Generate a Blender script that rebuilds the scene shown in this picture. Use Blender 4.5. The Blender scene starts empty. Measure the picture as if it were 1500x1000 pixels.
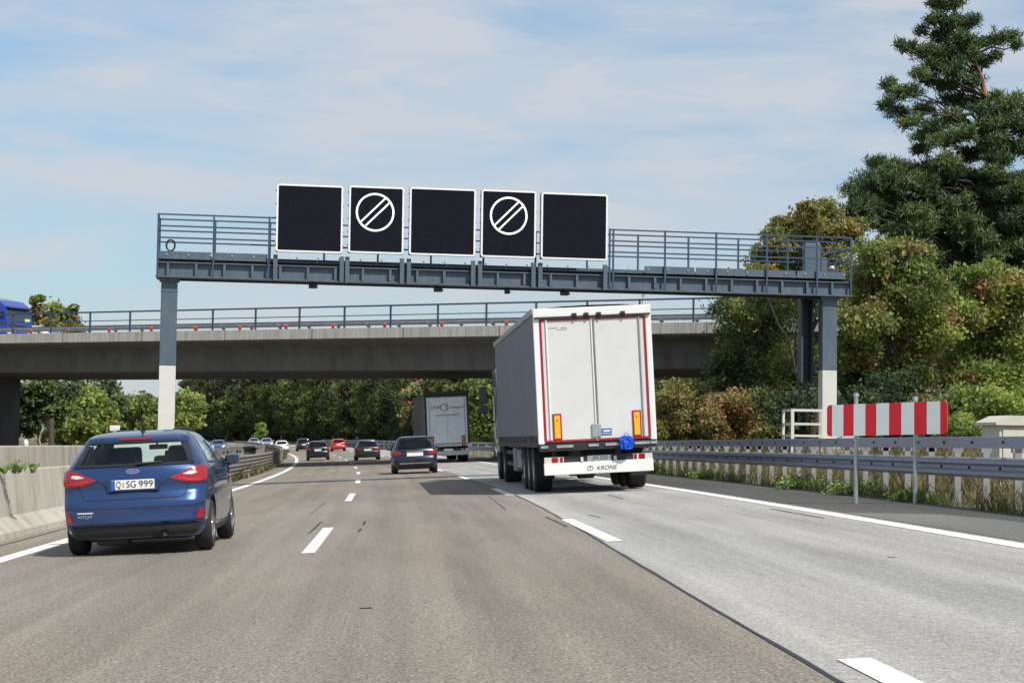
import bpy, bmesh, math, random
import numpy as np
from mathutils import Vector, Matrix, geometry

# ------------------------------------------------------------------ camera, sky, sun, exposure
S = bpy.context.scene
COL = S.collection
F = 2600.0                                   # focal length in pixels of the 1500 px wide photograph
CAMZ = 1.23
YAW, PITCH, ROLL = math.radians(2.993), math.radians(3.232), math.radians(0.75)
cam = bpy.data.cameras.new('camera'); cam_o = bpy.data.objects.new('camera', cam); COL.objects.link(cam_o)
cam.sensor_fit = 'HORIZONTAL'; cam.sensor_width = 36.0; cam.lens = 36.0 * F / 1500.0
cam.clip_start = 0.1; cam.clip_end = 9000.0
_f = Vector((math.sin(YAW) * math.cos(PITCH), math.cos(YAW) * math.cos(PITCH), math.sin(PITCH)))
_r0 = Vector((math.cos(YAW), -math.sin(YAW), 0)); _u0 = _r0.cross(_f)
CR = _r0 * math.cos(ROLL) + _u0 * math.sin(ROLL)
CU = _u0 * math.cos(ROLL) - _r0 * math.sin(ROLL)
CF = _f
CAM = Vector((0, 0, CAMZ))
cam_o.matrix_world = Matrix(((CR.x, CU.x, -CF.x, 0), (CR.y, CU.y, -CF.y, 0), (CR.z, CU.z, -CF.z, CAMZ), (0, 0, 0, 1)))
S.camera = cam_o

LIGHT = Vector((-0.50, 0.66, -0.98)).normalized()
SUN_EL = math.asin(-LIGHT.z); SUN_ROT = math.atan2(-LIGHT.x, -LIGHT.y)
sun = bpy.data.lights.new('sun', 'SUN'); sun.energy = 4.2; sun.angle = math.radians(0.5); sun.color = (1.0, 0.95, 0.87)
sun_o = bpy.data.objects.new('sun', sun); COL.objects.link(sun_o)
sun_o.rotation_euler = LIGHT.to_track_quat('-Z', 'Y').to_euler(); sun_o.location = (30, -40, 80)

W = bpy.data.worlds.new('World'); S.world = W; W.use_nodes = True
_n, _l = W.node_tree.nodes, W.node_tree.links
_n.clear()
_out = _n.new('ShaderNodeOutputWorld'); _bg = _n.new('ShaderNodeBackground'); _bg.inputs['Strength'].default_value = 0.11
_sky = _n.new('ShaderNodeTexSky'); _sky.sky_type = 'NISHITA'; _sky.sun_disc = False
_sky.sun_elevation = SUN_EL; _sky.sun_rotation = SUN_ROT; _sky.altitude = 100; _sky.air_density = 1.0; _sky.dust_density = 0.6; _sky.ozone_density = 2.2
_tc = _n.new('ShaderNodeTexCoord')
def _wmap(sc):
    m = _n.new('ShaderNodeMapping'); m.inputs['Scale'].default_value = sc; _l.new(_tc.outputs['Generated'], m.inputs['Vector']); return m
def _wnoise(sc, scale, detail, rough, dist=0.0, lo=0.45, hi=0.7, off=(0, 0, 0)):
    m = _wmap(sc); m.inputs['Location'].default_value = off
    t = _n.new('ShaderNodeTexNoise'); t.inputs['Scale'].default_value = scale; t.inputs['Detail'].default_value = detail
    t.inputs['Roughness'].default_value = rough; t.inputs['Distortion'].default_value = dist
    _l.new(m.outputs['Vector'], t.inputs['Vector'])
    r = _n.new('ShaderNodeMapRange'); r.interpolation_type = 'SMOOTHSTEP'
    r.inputs['From Min'].default_value = lo; r.inputs['From Max'].default_value = hi
    _l.new(t.outputs['Fac'], r.inputs['Value']); return r.outputs['Result']
CLOUD_A = _wnoise((1.0, 1.0, 6.0), 3.4, 5, 0.5, 0.35, 0.36, 0.60, (0.7, 0.2, 0.45))     # broad soft veils
CLOUD_B = _wnoise((1.0, 1.0, 3.6), 9.0, 8, 0.62, 0.5, 0.40, 0.68, (3.1, 1.7, 0.4))       # finer streaks
_mx = _n.new('ShaderNodeMath'); _mx.operation = 'MULTIPLY_ADD'; _mx.use_clamp = True
_l.new(CLOUD_B, _mx.inputs[0]); _mx.inputs[1].default_value = 0.5
_ma = _n.new('ShaderNodeMath'); _ma.operation = 'MULTIPLY'; _l.new(CLOUD_A, _ma.inputs[0]); _ma.inputs[1].default_value = 0.72
_l.new(_ma.outputs[0], _mx.inputs[2])
_mix = _n.new('ShaderNodeMixRGB'); _lo = _n.new('ShaderNodeMath'); _lo.operation = 'MULTIPLY_ADD'; _l.new(_mx.outputs[0], _lo.inputs[0]); _lo.inputs[1].default_value = 0.68; _lo.inputs[2].default_value = 0.19
_l.new(_lo.outputs[0], _mix.inputs['Fac']); _tn = _n.new('ShaderNodeMixRGB'); _tn.blend_type = 'MULTIPLY'; _tn.inputs['Fac'].default_value = 1.0; _sx = _n.new('ShaderNodeSeparateXYZ'); _l.new(_tc.outputs['Generated'], _sx.inputs[0]); _rz = _n.new('ShaderNodeMapRange'); _rz.inputs['From Min'].default_value = 0.0; _rz.inputs['From Max'].default_value = 0.26; _l.new(_sx.outputs['Z'], _rz.inputs['Value']); _cz = _n.new('ShaderNodeMixRGB'); _cz.inputs['Color1'].default_value = (0.56, 0.68, 0.74, 1); _cz.inputs['Color2'].default_value = (1.04, 1.18, 1.14, 1); _l.new(_rz.outputs['Result'], _cz.inputs['Fac']); _l.new(_cz.outputs['Color'], _tn.inputs['Color2']); _l.new(_sky.outputs['Color'], _tn.inputs['Color1']); _l.new(_tn.outputs['Color'], _mix.inputs['Color1'])
_mix.inputs['Color2'].default_value = (4.95, 5.15, 5.55, 1)
_l.new(_mix.outputs['Color'], _bg.inputs['Color']); _l.new(_bg.outputs[0], _out.inputs['Surface'])

S.view_settings.view_transform = 'Standard'; S.view_settings.look = 'None'; S.view_settings.gamma = 1.0
S.view_settings.use_curve_mapping = False; S.view_settings.exposure = 0.2
S.cycles.max_bounces = 6; S.cycles.transparent_max_bounces = 12

# ------------------------------------------------------------------ road geometry: a left hand curve with a banked road plane
R = 2100.0
K = 0.048                                     # cross fall: the road rises to the right
BETA = math.atan(K)
def sstep(a, b, x):
    t = min(1, max(0, (x - a) / (b - a))); return t * t * (3 - 2 * t)
def prof(s): return -0.22 * sstep(15, 115, s)
def zroad(s, u): return K * u + prof(s)
def ZONC(s, u): return 0.02 + K * (u + 7.4) + prof(s)      # oncoming carriageway has its own level
def P(s, u, z=None):
    a = s / R
    return Vector((-R + (R + u) * math.cos(a), (R + u) * math.sin(a), zroad(s, u) if z is None else z))
def heading(s): return s / R
def px(x, y, depth):
    """the point seen at photo pixel x, y, standing depth metres away along the road direction"""
    d = CF * F + CR * (x - 750) + CU * (500 - y)
    return CAM + d * (depth / d.y)
def us(p):
    """world point -> (s, u)"""
    a = math.atan2(p.y, p.x + R); return a * R, math.hypot(p.x + R, p.y) - R

# ------------------------------------------------------------------ materials
MATS = {}
def nodes_of(m): return m.node_tree.nodes, m.node_tree.links
def mat(name, col, rough=0.6, metal=0.0, bump=0.0, var=0.0, vscale=3.0, coat=0.0, spec=0.5, dirt=None, dscale=1.5, damt=0.5, emit=None, estr=0.0, bscale=40.0, stretch=None):
    if name in MATS: return MATS[name]
    m = bpy.data.materials.new(name); m.use_nodes = True; n, l = nodes_of(m); b = n['Principled BSDF']
    b.inputs['Roughness'].default_value = rough; b.inputs['Metallic'].default_value = metal
    b.inputs['Coat Weight'].default_value = coat; b.inputs['Coat Roughness'].default_value = 0.04
    b.inputs['Specular IOR Level'].default_value = spec
    b.inputs['Base Color'].default_value = (*col, 1)
    tc = n.new('ShaderNodeTexCoord'); mp = n.new('ShaderNodeMapping'); l.new(tc.outputs['Object'], mp.inputs['Vector'])
    if stretch: mp.inputs['Scale'].default_value = stretch
    cur = None
    if var > 0 or dirt:
        rgb = n.new('ShaderNodeRGB'); rgb.outputs[0].default_value = (*col, 1); cur = rgb.outputs[0]
    if var > 0:
        t = n.new('ShaderNodeTexNoise'); t.inputs['Scale'].default_value = vscale; t.inputs['Detail'].default_value = 6; t.inputs['Roughness'].default_value = 0.65
        l.new(mp.outputs[0], t.inputs['Vector'])
        r = n.new('ShaderNodeMapRange'); r.inputs['From Min'].default_value = 0.3; r.inputs['From Max'].default_value = 0.7
        r.inputs['To Min'].default_value = 1 - var; r.inputs['To Max'].default_value = 1 + var; l.new(t.outputs['Fac'], r.inputs['Value'])
        x = n.new('ShaderNodeVectorMath'); x.operation = 'SCALE'; l.new(cur, x.inputs[0]); l.new(r.outputs['Result'], x.inputs['Scale']); cur = x.outputs[0]
    if dirt:
        t = n.new('ShaderNodeTexNoise'); t.inputs['Scale'].default_value = dscale; t.inputs['Detail'].default_value = 8; t.inputs['Roughness'].default_value = 0.7
        l.new(mp.outputs[0], t.inputs['Vector'])
        r = n.new('ShaderNodeMapRange'); r.interpolation_type = 'SMOOTHSTEP'; r.inputs['From Min'].default_value = 0.42; r.inputs['From Max'].default_value = 0.72
        r.inputs['To Max'].default_value = damt; l.new(t.outputs['Fac'], r.inputs['Value'])
        x = n.new('ShaderNodeMixRGB'); l.new(r.outputs['Result'], x.inputs['Fac']); l.new(cur, x.inputs['Color1']); x.inputs['Color2'].default_value = (*dirt, 1); cur = x.outputs[0]
    if cur is not None: l.new(cur, b.inputs['Base Color'])
    if bump > 0:
        t = n.new('ShaderNodeTexNoise'); t.inputs['Scale'].default_value = bscale; t.inputs['Detail'].default_value = 5
        l.new(tc.outputs['Object'], t.inputs['Vector'])
        bp = n.new('ShaderNodeBump'); bp.inputs['Strength'].default_value = bump; bp.inputs['Distance'].default_value = 0.02
        l.new(t.outputs['Fac'], bp.inputs['Height']); l.new(bp.outputs[0], b.inputs['Normal'])
    if emit:
        b.inputs['Emission Color'].default_value = (*emit, 1); b.inputs['Emission Strength'].default_value = estr
    MATS[name] = m; return m

def road_mat(name, col, warm, tracks, track_dark=0.86, grain=0.5, oil=()):
    """asphalt or concrete: grain, blotches, polished wheel tracks and tar repairs; UV = (across, along) in metres"""
    m = bpy.data.materials.new(name); m.use_nodes = True; n, l = nodes_of(m); b = n['Principled BSDF']
    uv = n.new('ShaderNodeUVMap'); uv.uv_map = 'UVMap'
    def noise(scale, detail, rough, sx=1, sy=1):
        mp = n.new('ShaderNodeMapping'); mp.inputs['Scale'].default_value = (sx, sy, 1); l.new(uv.outputs[0], mp.inputs['Vector'])
        t = n.new('ShaderNodeTexNoise'); t.inputs['Scale'].default_value = scale; t.inputs['Detail'].default_value = detail; t.inputs['Roughness'].default_value = rough
        l.new(mp.outputs[0], t.inputs['Vector']); return t.outputs['Fac']
    def rng(v, a, c, lo, hi, smooth=False):
        r = n.new('ShaderNodeMapRange')
        if smooth: r.interpolation_type = 'SMOOTHSTEP'
        for k, x in zip(('From Min', 'From Max', 'To Min', 'To Max'), (a, c, lo, hi)): r.inputs[k].default_value = x
        l.new(v, r.inputs['Value']); return r.outputs['Result']
    def mul(a, c):
        x = n.new('ShaderNodeMath'); x.operation = 'MULTIPLY'; l.new(a, x.inputs[0])
        if isinstance(c, float): x.inputs[1].default_value = c
        else: l.new(c, x.inputs[1])
        return x.outputs[0]
    g1 = rng(noise(46, 2, 0.7), 0.36, 0.64, 1 - grain, 1 + grain)
    g2 = rng(noise(13, 3, 0.75), 0.34, 0.66, 0.80, 1.20)
    big = rng(noise(0.45, 5, 0.6, 1.6, 0.25), 0.35, 0.65, 0.86, 1.13)
    streak = rng(noise(1.6, 4, 0.6, 2.2, 0.03), 0.35, 0.65, 0.90, 1.09)
    v = mul(mul(mul(g1, g2), big), streak)
    sep = n.new('ShaderNodeSeparateXYZ'); l.new(uv.outputs[0], sep.inputs[0])
    for c in tracks:
        d = n.new('ShaderNodeMath'); d.operation = 'SUBTRACT'; l.new(sep.outputs['X'], d.inputs[0]); d.inputs[1].default_value = c
        a = n.new('ShaderNodeMath'); a.operation = 'ABSOLUTE'; l.new(d.outputs[0], a.inputs[0])
        v = mul(v, rng(a.outputs[0], 0.1, 0.55, track_dark, 1.0, True))
    for c in oil:
        d = n.new('ShaderNodeMath'); d.operation = 'SUBTRACT'; l.new(sep.outputs['X'], d.inputs[0]); d.inputs[1].default_value = c
        a = n.new('ShaderNodeMath'); a.operation = 'ABSOLUTE'; l.new(d.outputs[0], a.inputs[0])
        k = n.new('ShaderNodeMath'); k.operation = 'ADD'; l.new(a.outputs[0], k.inputs[0]); l.new(rng(noise(1.1, 5, 0.7, 1.0, 0.12), 0.35, 0.65, -0.2, 0.25), k.inputs[1])
        v = mul(v, rng(k.outputs[0], 0.0, 0.38, 0.84, 1.0, True))
    blend = n.new('ShaderNodeMixRGB'); blend.inputs['Color1'].default_value = (*col, 1); blend.inputs['Color2'].default_value = (*warm, 1)
    l.new(rng(noise(0.25, 3, 0.5, 1.5, 0.3), 0.35, 0.65, 0, 1, True), blend.inputs['Fac'])
    x = n.new('ShaderNodeVectorMath'); x.operation = 'SCALE'; l.new(blend.outputs[0], x.inputs[0]); l.new(v, x.inputs['Scale'])
    l.new(x.outputs[0], b.inputs['Base Color'])
    b.inputs['Roughness'].default_value = 0.82; b.inputs['Specular IOR Level'].default_value = 0.3
    bp = n.new('ShaderNodeBump'); bp.inputs['Strength'].default_value = 0.5; bp.inputs['Distance'].default_value = 0.012
    l.new(noise(46, 2, 0.7), bp.inputs['Height']); l.new(bp.outputs[0], b.inputs['Normal'])
    MATS[name] = m; return m

def leaf_mat(name, trans=0.35, rough=0.55, k=1.0):
    m = bpy.data.materials.new(name); m.use_nodes = True; n, l = nodes_of(m); n.remove(n['Principled BSDF'])
    out = n['Material Output']; at = n.new('ShaderNodeAttribute'); at.attribute_name = 'tint'
    p = n.new('ShaderNodeBsdfPrincipled'); p.inputs['Roughness'].default_value = rough; p.inputs['Specular IOR Level'].default_value = 0.35
    t = n.new('ShaderNodeBsdfTranslucent'); mx = n.new('ShaderNodeMixShader'); mx.inputs[0].default_value = trans
    oi = n.new('ShaderNodeObjectInfo'); r = n.new('ShaderNodeMapRange'); r.inputs['To Min'].default_value = 0.8 * k; r.inputs['To Max'].default_value = 1.2 * k
    l.new(oi.outputs['Random'], r.inputs['Value'])
    s = n.new('ShaderNodeVectorMath'); s.operation = 'SCALE'; l.new(at.outputs['Color'], s.inputs[0]); l.new(r.outputs['Result'], s.inputs['Scale'])
    l.new(s.outputs[0], p.inputs['Base Color']); l.new(s.outputs[0], t.inputs['Color'])
    l.new(p.outputs[0], mx.inputs[1]); l.new(t.outputs[0], mx.inputs[2]); l.new(mx.outputs[0], out.inputs['Surface'])
    MATS[name] = m; return m

def glass_mat(name, tint, gloss=(0.9, 0.95, 1.0), rough=0.03):
    m = bpy.data.materials.new(name); m.use_nodes = True; n, l = nodes_of(m); n.remove(n['Principled BSDF'])
    out = n['Material Output']; t = n.new('ShaderNodeBsdfTransparent'); t.inputs[0].default_value = (*tint, 1)
    g = n.new('ShaderNodeBsdfGlossy'); g.inputs['Roughness'].default_value = rough; g.inputs[0].default_value = (*gloss, 1)
    fr = n.new('ShaderNodeFresnel'); fr.inputs[0].default_value = 1.5
    mx = n.new('ShaderNodeMixShader'); l.new(fr.outputs[0], mx.inputs[0]); l.new(t.outputs[0], mx.inputs[1]); l.new(g.outputs[0], mx.inputs[2])
    l.new(mx.outputs[0], out.inputs['Surface']); MATS[name] = m; return m

road_mat('asphalt', (0.226, 0.204, 0.172), (0.247, 0.213, 0.172), (-3.75, -2.2, -0.25, 1.45), 0.91, 0.55, (-2.95, 0.6))
road_mat('concrete_lane', (0.350, 0.342, 0.325), (0.37, 0.358, 0.334), (3.1, 5.0), 0.86, 0.34, (4.1,))
road_mat('shoulder_asphalt', (0.075, 0.073, 0.070), (0.095, 0.09, 0.083), (), 1.0, 0.5)
road_mat('shoulder_patch', (0.145, 0.152, 0.140), (0.16, 0.16, 0.145), (), 1.0, 0.5)
mat('paint_white', (0.80, 0.80, 0.77), 0.6, var=0.12, vscale=9, dirt=(0.42, 0.40, 0.36), dscale=5, damt=0.45)
mat('tar', (0.02, 0.02, 0.02), 0.5)
mat('soil', (0.11, 0.10, 0.055), 0.95, var=0.4, vscale=1.2, dirt=(0.19, 0.15, 0.08), dscale=0.6, damt=0.8, bump=0.5, bscale=8)
mat('barrier_concrete', (0.43, 0.40, 0.34), 0.9, var=0.13, vscale=1.1, dirt=(0.23, 0.205, 0.165), dscale=2.0, damt=0.8, bump=0.25, stretch=(1, 1.3, 0.28))
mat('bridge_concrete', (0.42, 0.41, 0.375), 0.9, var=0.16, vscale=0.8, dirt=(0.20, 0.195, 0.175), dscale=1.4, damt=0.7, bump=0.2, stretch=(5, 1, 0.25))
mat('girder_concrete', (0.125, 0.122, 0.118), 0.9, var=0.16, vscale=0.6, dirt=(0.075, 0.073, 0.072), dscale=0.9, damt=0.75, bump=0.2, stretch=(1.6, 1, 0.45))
mat('steel_paint', (0.082, 0.118, 0.160), 0.5, metal=0.2, var=0.09, vscale=2.5, dirt=(0.17, 0.175, 0.17), dscale=2.2, damt=0.5, stretch=(2, 1, .5))
mat('rail_paint', (0.042, 0.074, 0.128), 0.5, metal=0.2, var=0.1)
mat('steel_paint_dark', (0.05, 0.06, 0.075), 0.55, metal=0.2, var=0.1)
mat('post_white', (0.60, 0.59, 0.55), 0.6, var=0.06, vscale=4, dirt=(0.42, 0.40, 0.35), dscale=2, damt=0.4)
mat('galv', (0.42, 0.44, 0.46), 0.45, metal=0.65, var=0.15, vscale=6, dirt=(0.25, 0.24, 0.23), dscale=4, damt=0.4)
mat('rail_steel', (0.29, 0.325, 0.405), 0.5, metal=0.35, var=0.12, vscale=2, dirt=(0.16, 0.16, 0.17), dscale=2, damt=0.5)
mat('old_rail', (0.25, 0.24, 0.215), 0.7, metal=0.2, var=0.15, vscale=2, dirt=(0.11, 0.09, 0.07), dscale=3, damt=0.5)
mat('mirror_dark', (0.10, 0.11, 0.13), 0.2, metal=0.8)
mat('post_pale', (0.25, 0.25, 0.25), 0.7, var=0.12, vscale=5)
mat('sign_black', (0.009, 0.010, 0.017), 0.85, var=0.4, vscale=22, spec=0.08)
mat('sign_edge', (0.78, 0.78, 0.76), 0.5)
mat('led', (0.8, 0.8, 0.78), 0.5, emit=(1.0, 0.98, 0.90), estr=0.85)
mat('red_reflect', (0.78, 0.012, 0.03), 0.45, var=0.08, vscale=3)
mat('white_reflect', (0.82, 0.90, 0.88), 0.4, var=0.06, vscale=2.5)
mat('orange_reflect', (0.75, 0.09, 0.03), 0.4)
mat('cabinet', (0.58, 0.55, 0.47), 0.7, var=0.08, vscale=3, dirt=(0.35, 0.33, 0.28), dscale=2, damt=0.4)
mat('rubber', (0.018, 0.018, 0.019), 0.85, bump=0.2, bscale=30)
mat('black_plastic', (0.02, 0.021, 0.023), 0.55)
mat('dark_metal', (0.035, 0.035, 0.037), 0.5, metal=0.4, var=0.2)
mat('interior', (0.02, 0.02, 0.022), 0.9)
mat('rim', (0.55, 0.56, 0.58), 0.3, metal=0.9)
mat('chrome', (0.75, 0.76, 0.78), 0.15, metal=1.0)
mat('lamp_red', (0.30, 0.004, 0.009), 0.18, coat=0.8)
mat('lamp_clear', (0.62, 0.58, 0.58), 0.15, coat=0.8)
mat('plate_white', (0.78, 0.78, 0.76), 0.5)
mat('plate_blue', (0.02, 0.09, 0.45), 0.5)
mat('letter_black', (0.012, 0.012, 0.012), 0.6)
mat('trailer_white', (0.78, 0.78, 0.77), 0.38, var=0.035, vscale=1.3, dirt=(0.60, 0.59, 0.56), dscale=1.8, damt=0.45)
mat('door_white', (0.62, 0.62, 0.61), 0.42, var=0.035, vscale=1.5, dirt=(0.56, 0.55, 0.52), dscale=2.5, damt=0.5)
mat('tape_red', (0.34, 0.008, 0.02), 0.4)
mat('window_band', (0.012, 0.013, 0.016), 0.12, coat=0.5)
mat('tarp_grey', (0.145, 0.16, 0.205), 0.55, var=0.12, vscale=2.0, bump=0.3, bscale=3, dirt=(0.22, 0.23, 0.26), dscale=1.2, damt=0.35, stretch=(1, 1, 0.25))
mat('tarp_dark', (0.14, 0.145, 0.155), 0.6, var=0.1, bump=0.3, bscale=3)
mat('door_silver', (0.62, 0.67, 0.70), 0.45, var=0.05, dirt=(0.40, 0.43, 0.44), dscale=2, damt=0.5)
mat('yellow_reflect', (0.80, 0.42, 0.01), 0.4)
mat('orange_lamp', (0.45, 0.13, 0.02), 0.4)
mat('bag_blue', (0.006, 0.085, 0.60), 0.3, var=0.15, vscale=8)
mat('bark', (0.07, 0.054, 0.042), 0.9, var=0.3, vscale=4, bump=0.6, bscale=12)
mat('bark_orange', (0.33, 0.17, 0.09), 0.9, var=0.3, vscale=3, bump=0.5, bscale=10)
mat('bark_pale', (0.36, 0.33, 0.29), 0.9, var=0.3, vscale=3)
leaf_mat('leaves', 0.4, k=2.9); leaf_mat('far_leaves', 0.3, k=1.25); leaf_mat('needles', 0.2, 0.5, k=1.6); leaf_mat('grass_blades', 0.3, 0.7)
glass_mat('car_glass', (0.88, 0.92, 0.90)); glass_mat('tint_glass', (0.80, 0.86, 0.84)); glass_mat('dark_glass', (0.05, 0.06, 0.07))
def brightened_glass(name):  # clear glass with pale green brightness mixed in, standing for light through the cabin
    m = glass_mat(name, (0.9, 0.94, 0.92)); n, l = nodes_of(m); o = n['Material Output']; src = o.inputs['Surface'].links[0].from_socket
    t = n.new('ShaderNodeBsdfTranslucent'); t.inputs[0].default_value = (0.80, 0.92, 0.82, 1); x = n.new('ShaderNodeMixShader'); x.inputs[0].default_value = 0.62
    l.new(src, x.inputs[1]); l.new(t.outputs[0], x.inputs[2]); l.new(x.outputs[0], o.inputs['Surface'])
brightened_glass('brightened_glass')
def paint(name, col, metal=0.5, rough=0.32): return mat(name, col, rough, metal=metal, coat=0.9, var=0.03, vscale=2)

# ------------------------------------------------------------------ mesh helpers
def tag(o, label=None, cat=None, group=None, kind=None):
    if label: o['label'] = label
    if cat: o['category'] = cat
    if group: o['group'] = group
    if kind: o['kind'] = kind
    return o
def empty(name, loc=(0, 0, 0), rot=(0, 0, 0)):
    o = bpy.data.objects.new(name, None); COL.objects.link(o); o.location = loc; o.rotation_euler = rot; o.empty_display_size = 0.3; return o
def on_road(name, s, u, z=None, lean=0.0, yaw=0.0, bank=True):
    return empty(name, P(s, u, z), (0, (-BETA if bank else 0) - lean, heading(s) + yaw))

class MB:
    """collects shapes; build() links them as ONE mesh object"""
    def __init__(self): self.v = []; self.f = []; self.m = []
    def add(self, vs, fs, mi=0):
        o = len(self.v); self.v += [tuple(p) for p in vs]
        self.f += [tuple(i + o for i in q) for q in fs]; self.m += [mi] * len(fs); return self
    def box(self, c, d, mi=0, rot=None, bev=0.0):
        x, y, z = (k / 2 for k in d)
        if bev > 0:
            bm = bmesh.new(); bmesh.ops.create_cube(bm, size=1.0)
            for q in bm.verts: q.co = Vector((q.co.x * d[0], q.co.y * d[1], q.co.z * d[2]))
            bmesh.ops.bevel(bm, geom=bm.edges[:], offset=bev, segments=2, affect='EDGES', profile=0.6)
            bm.verts.index_update(); vs = [q.co.copy() for q in bm.verts]; fs = [[q.index for q in f.verts] for f in bm.faces]; bm.free()
        else:
            vs = [Vector((sx * x, sy * y, sz * z)) for sz in (-1, 1) for sy in (-1, 1) for sx in (-1, 1)]
            fs = [(0, 2, 3, 1), (4, 5, 7, 6), (0, 1, 5, 4), (2, 6, 7, 3), (0, 4, 6, 2), (1, 3, 7, 5)]
        if rot is not None: vs = [rot @ q for q in vs]
        c = Vector(c); return self.add([q + c for q in vs], fs, mi)
    def bar(self, a, b, w, h, mi=0, up=(0, 0, 1)):
        a, b = Vector(a), Vector(b); d = (b - a).normalized(); upv = Vector(up)
        if abs(d.dot(upv)) > 0.98: upv = Vector((0, 1, 0))
        x = d.cross(upv).normalized(); y = x.cross(d).normalized()
        vs = [p + x * (sx * w / 2) + y * (sy * h / 2) for p in (a, b) for sx, sy in ((-1, -1), (1, -1), (1, 1), (-1, 1))]
        return self.add(vs, [(0, 1, 5, 4), (1, 2, 6, 5), (2, 3, 7, 6), (3, 0, 4, 7), (3, 2, 1, 0), (4, 5, 6, 7)], mi)
    def tube(self, pts, rads, n=8, mi=0, cap=True):
        pts = [Vector(p) for p in pts]
        if not hasattr(rads, '__len__'): rads = [rads] * len(pts)
        vs, fs = [], []
        for i, p in enumerate(pts):
            d = (pts[min(i + 1, len(pts) - 1)] - pts[max(i - 1, 0)]).normalized()
            a = d.orthogonal().normalized() if abs(d.z) > 0.95 else d.cross(Vector((0, 0, 1))).normalized(); b = d.cross(a)
            if abs(d.z) > 0.95: a = Vector((1, 0, 0)); a = (a - d * a.dot(d)).normalized(); b = d.cross(a)
            for k in range(n):
                t = 2 * math.pi * k / n; vs.append(p + (a * math.cos(t) + b * math.sin(t)) * rads[i])
        for i in range(len(pts) - 1):
            for k in range(n): fs.append((i * n + k, i * n + (k + 1) % n, (i + 1) * n + (k + 1) % n, (i + 1) * n + k))
        if cap: fs.append(tuple(range(n - 1, -1, -1))); fs.append(tuple(range((len(pts) - 1) * n, len(pts) * n)))
        return self.add(vs, fs, mi)
    def lathe(self, prof, axis='X', c=(0, 0, 0), n=28, mi=0, closed=False):
        """prof: (along axis, radius)"""
        vs, fs = [], []; c = Vector(c); m = len(prof)
        for k in range(n):
            t = 2 * math.pi * k / n
            for a, r in prof:
                q = (a, r * math.cos(t), r * math.sin(t)) if axis == 'X' else (r * math.cos(t), a, r * math.sin(t)) if axis == 'Y' else (r * math.cos(t), r * math.sin(t), a)
                vs.append(c + Vector(q))
        for k in range(n):
            k2 = (k + 1) % n
            for i in range(m if closed else m - 1): fs.append((k * m + i, k * m + (i + 1) % m, k2 * m + (i + 1) % m, k2 * m + i))
        return self.add(vs, fs, mi)
    def prism(self, poly, a, b, axis='Y', mi=0):
        """poly of 2-D points extruded from a to b along axis; XZ for Y, YZ for X, XY for Z"""
        def at(q, t): return (q[0], t, q[1]) if axis == 'Y' else (t, q[0], q[1]) if axis == 'X' else (q[0], q[1], t)
        n = len(poly); vs = [at(q, a) for q in poly] + [at(q, b) for q in poly]
        fs = [tuple(range(n - 1, -1, -1)), tuple(range(n, 2 * n))] + [(i, (i + 1) % n, n + (i + 1) % n, n + i) for i in range(n)]
        return self.add(vs, fs, mi)
    def build(self, name, mats, parent=None, smooth=None, loc=None, fix=True):
        me = bpy.data.meshes.new(name); me.from_pydata(self.v, [], self.f)
        ms = mats if isinstance(mats, (list, tuple)) else [mats]
        for q in ms: me.materials.append(MATS[q] if isinstance(q, str) else q)
        if len(ms) > 1: me.polygons.foreach_set('material_index', self.m)
        if fix:
            bm = bmesh.new(); bm.from_mesh(me); bmesh.ops.recalc_face_normals(bm, faces=bm.faces[:]); bm.to_mesh(me); bm.free()
        if smooth is not None:
            me.polygons.foreach_set('use_smooth', [True] * len(me.polygons)); me.set_sharp_from_angle(angle=math.radians(smooth))
        me.update(); o = bpy.data.objects.new(name, me); COL.objects.link(o)
        if parent is not None: o.parent = parent
        if loc is not None: o.location = loc
        return o
def copy_tree(o, parent=None):
    c = o.copy(); COL.objects.link(c)
    if parent is not None: c.parent = parent
    for ch in list(o.children): copy_tree(ch, c)
    return c
def rrect(w, h, r, n=4, cx=0.0, cy=0.0):
    out = []
    for sx, sy, a0 in ((1, 1, 0), (-1, 1, 90), (-1, -1, 180), (1, -1, 270)):
        for k in range(n + 1):
            t = math.radians(a0 + 90 * k / n); out.append((cx + sx * (w / 2 - r) + r * math.cos(t), cy + sy * (h / 2 - r) + r * math.sin(t)))
    return out
def text_mesh(txt, size, extr=0.004, align='CENTER', shear=0.0, width=None):
    """flat lettering in the local XZ plane, facing -Y; returns (verts, faces)"""
    cu = bpy.data.curves.new('lettering', 'FONT'); cu.body = txt; cu.size = size; cu.align_x = align; cu.align_y = 'CENTER'; cu.extrude = extr; cu.shear = shear
    ob = bpy.data.objects.new('lettering', cu); COL.objects.link(ob)
    dg = bpy.context.evaluated_depsgraph_get(); me = bpy.data.meshes.new_from_object(ob.evaluated_get(dg))
    vs = [Vector((q.co.x, -q.co.z, q.co.y)) for q in me.vertices]; fs = [tuple(f.vertices) for f in me.polygons]
    bpy.data.objects.remove(ob); bpy.data.curves.remove(cu); bpy.data.meshes.remove(me)
    if width and vs:
        w = max(q.x for q in vs) - min(q.x for q in vs)
        for q in vs: q.x *= width / w
    return vs, fs

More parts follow.
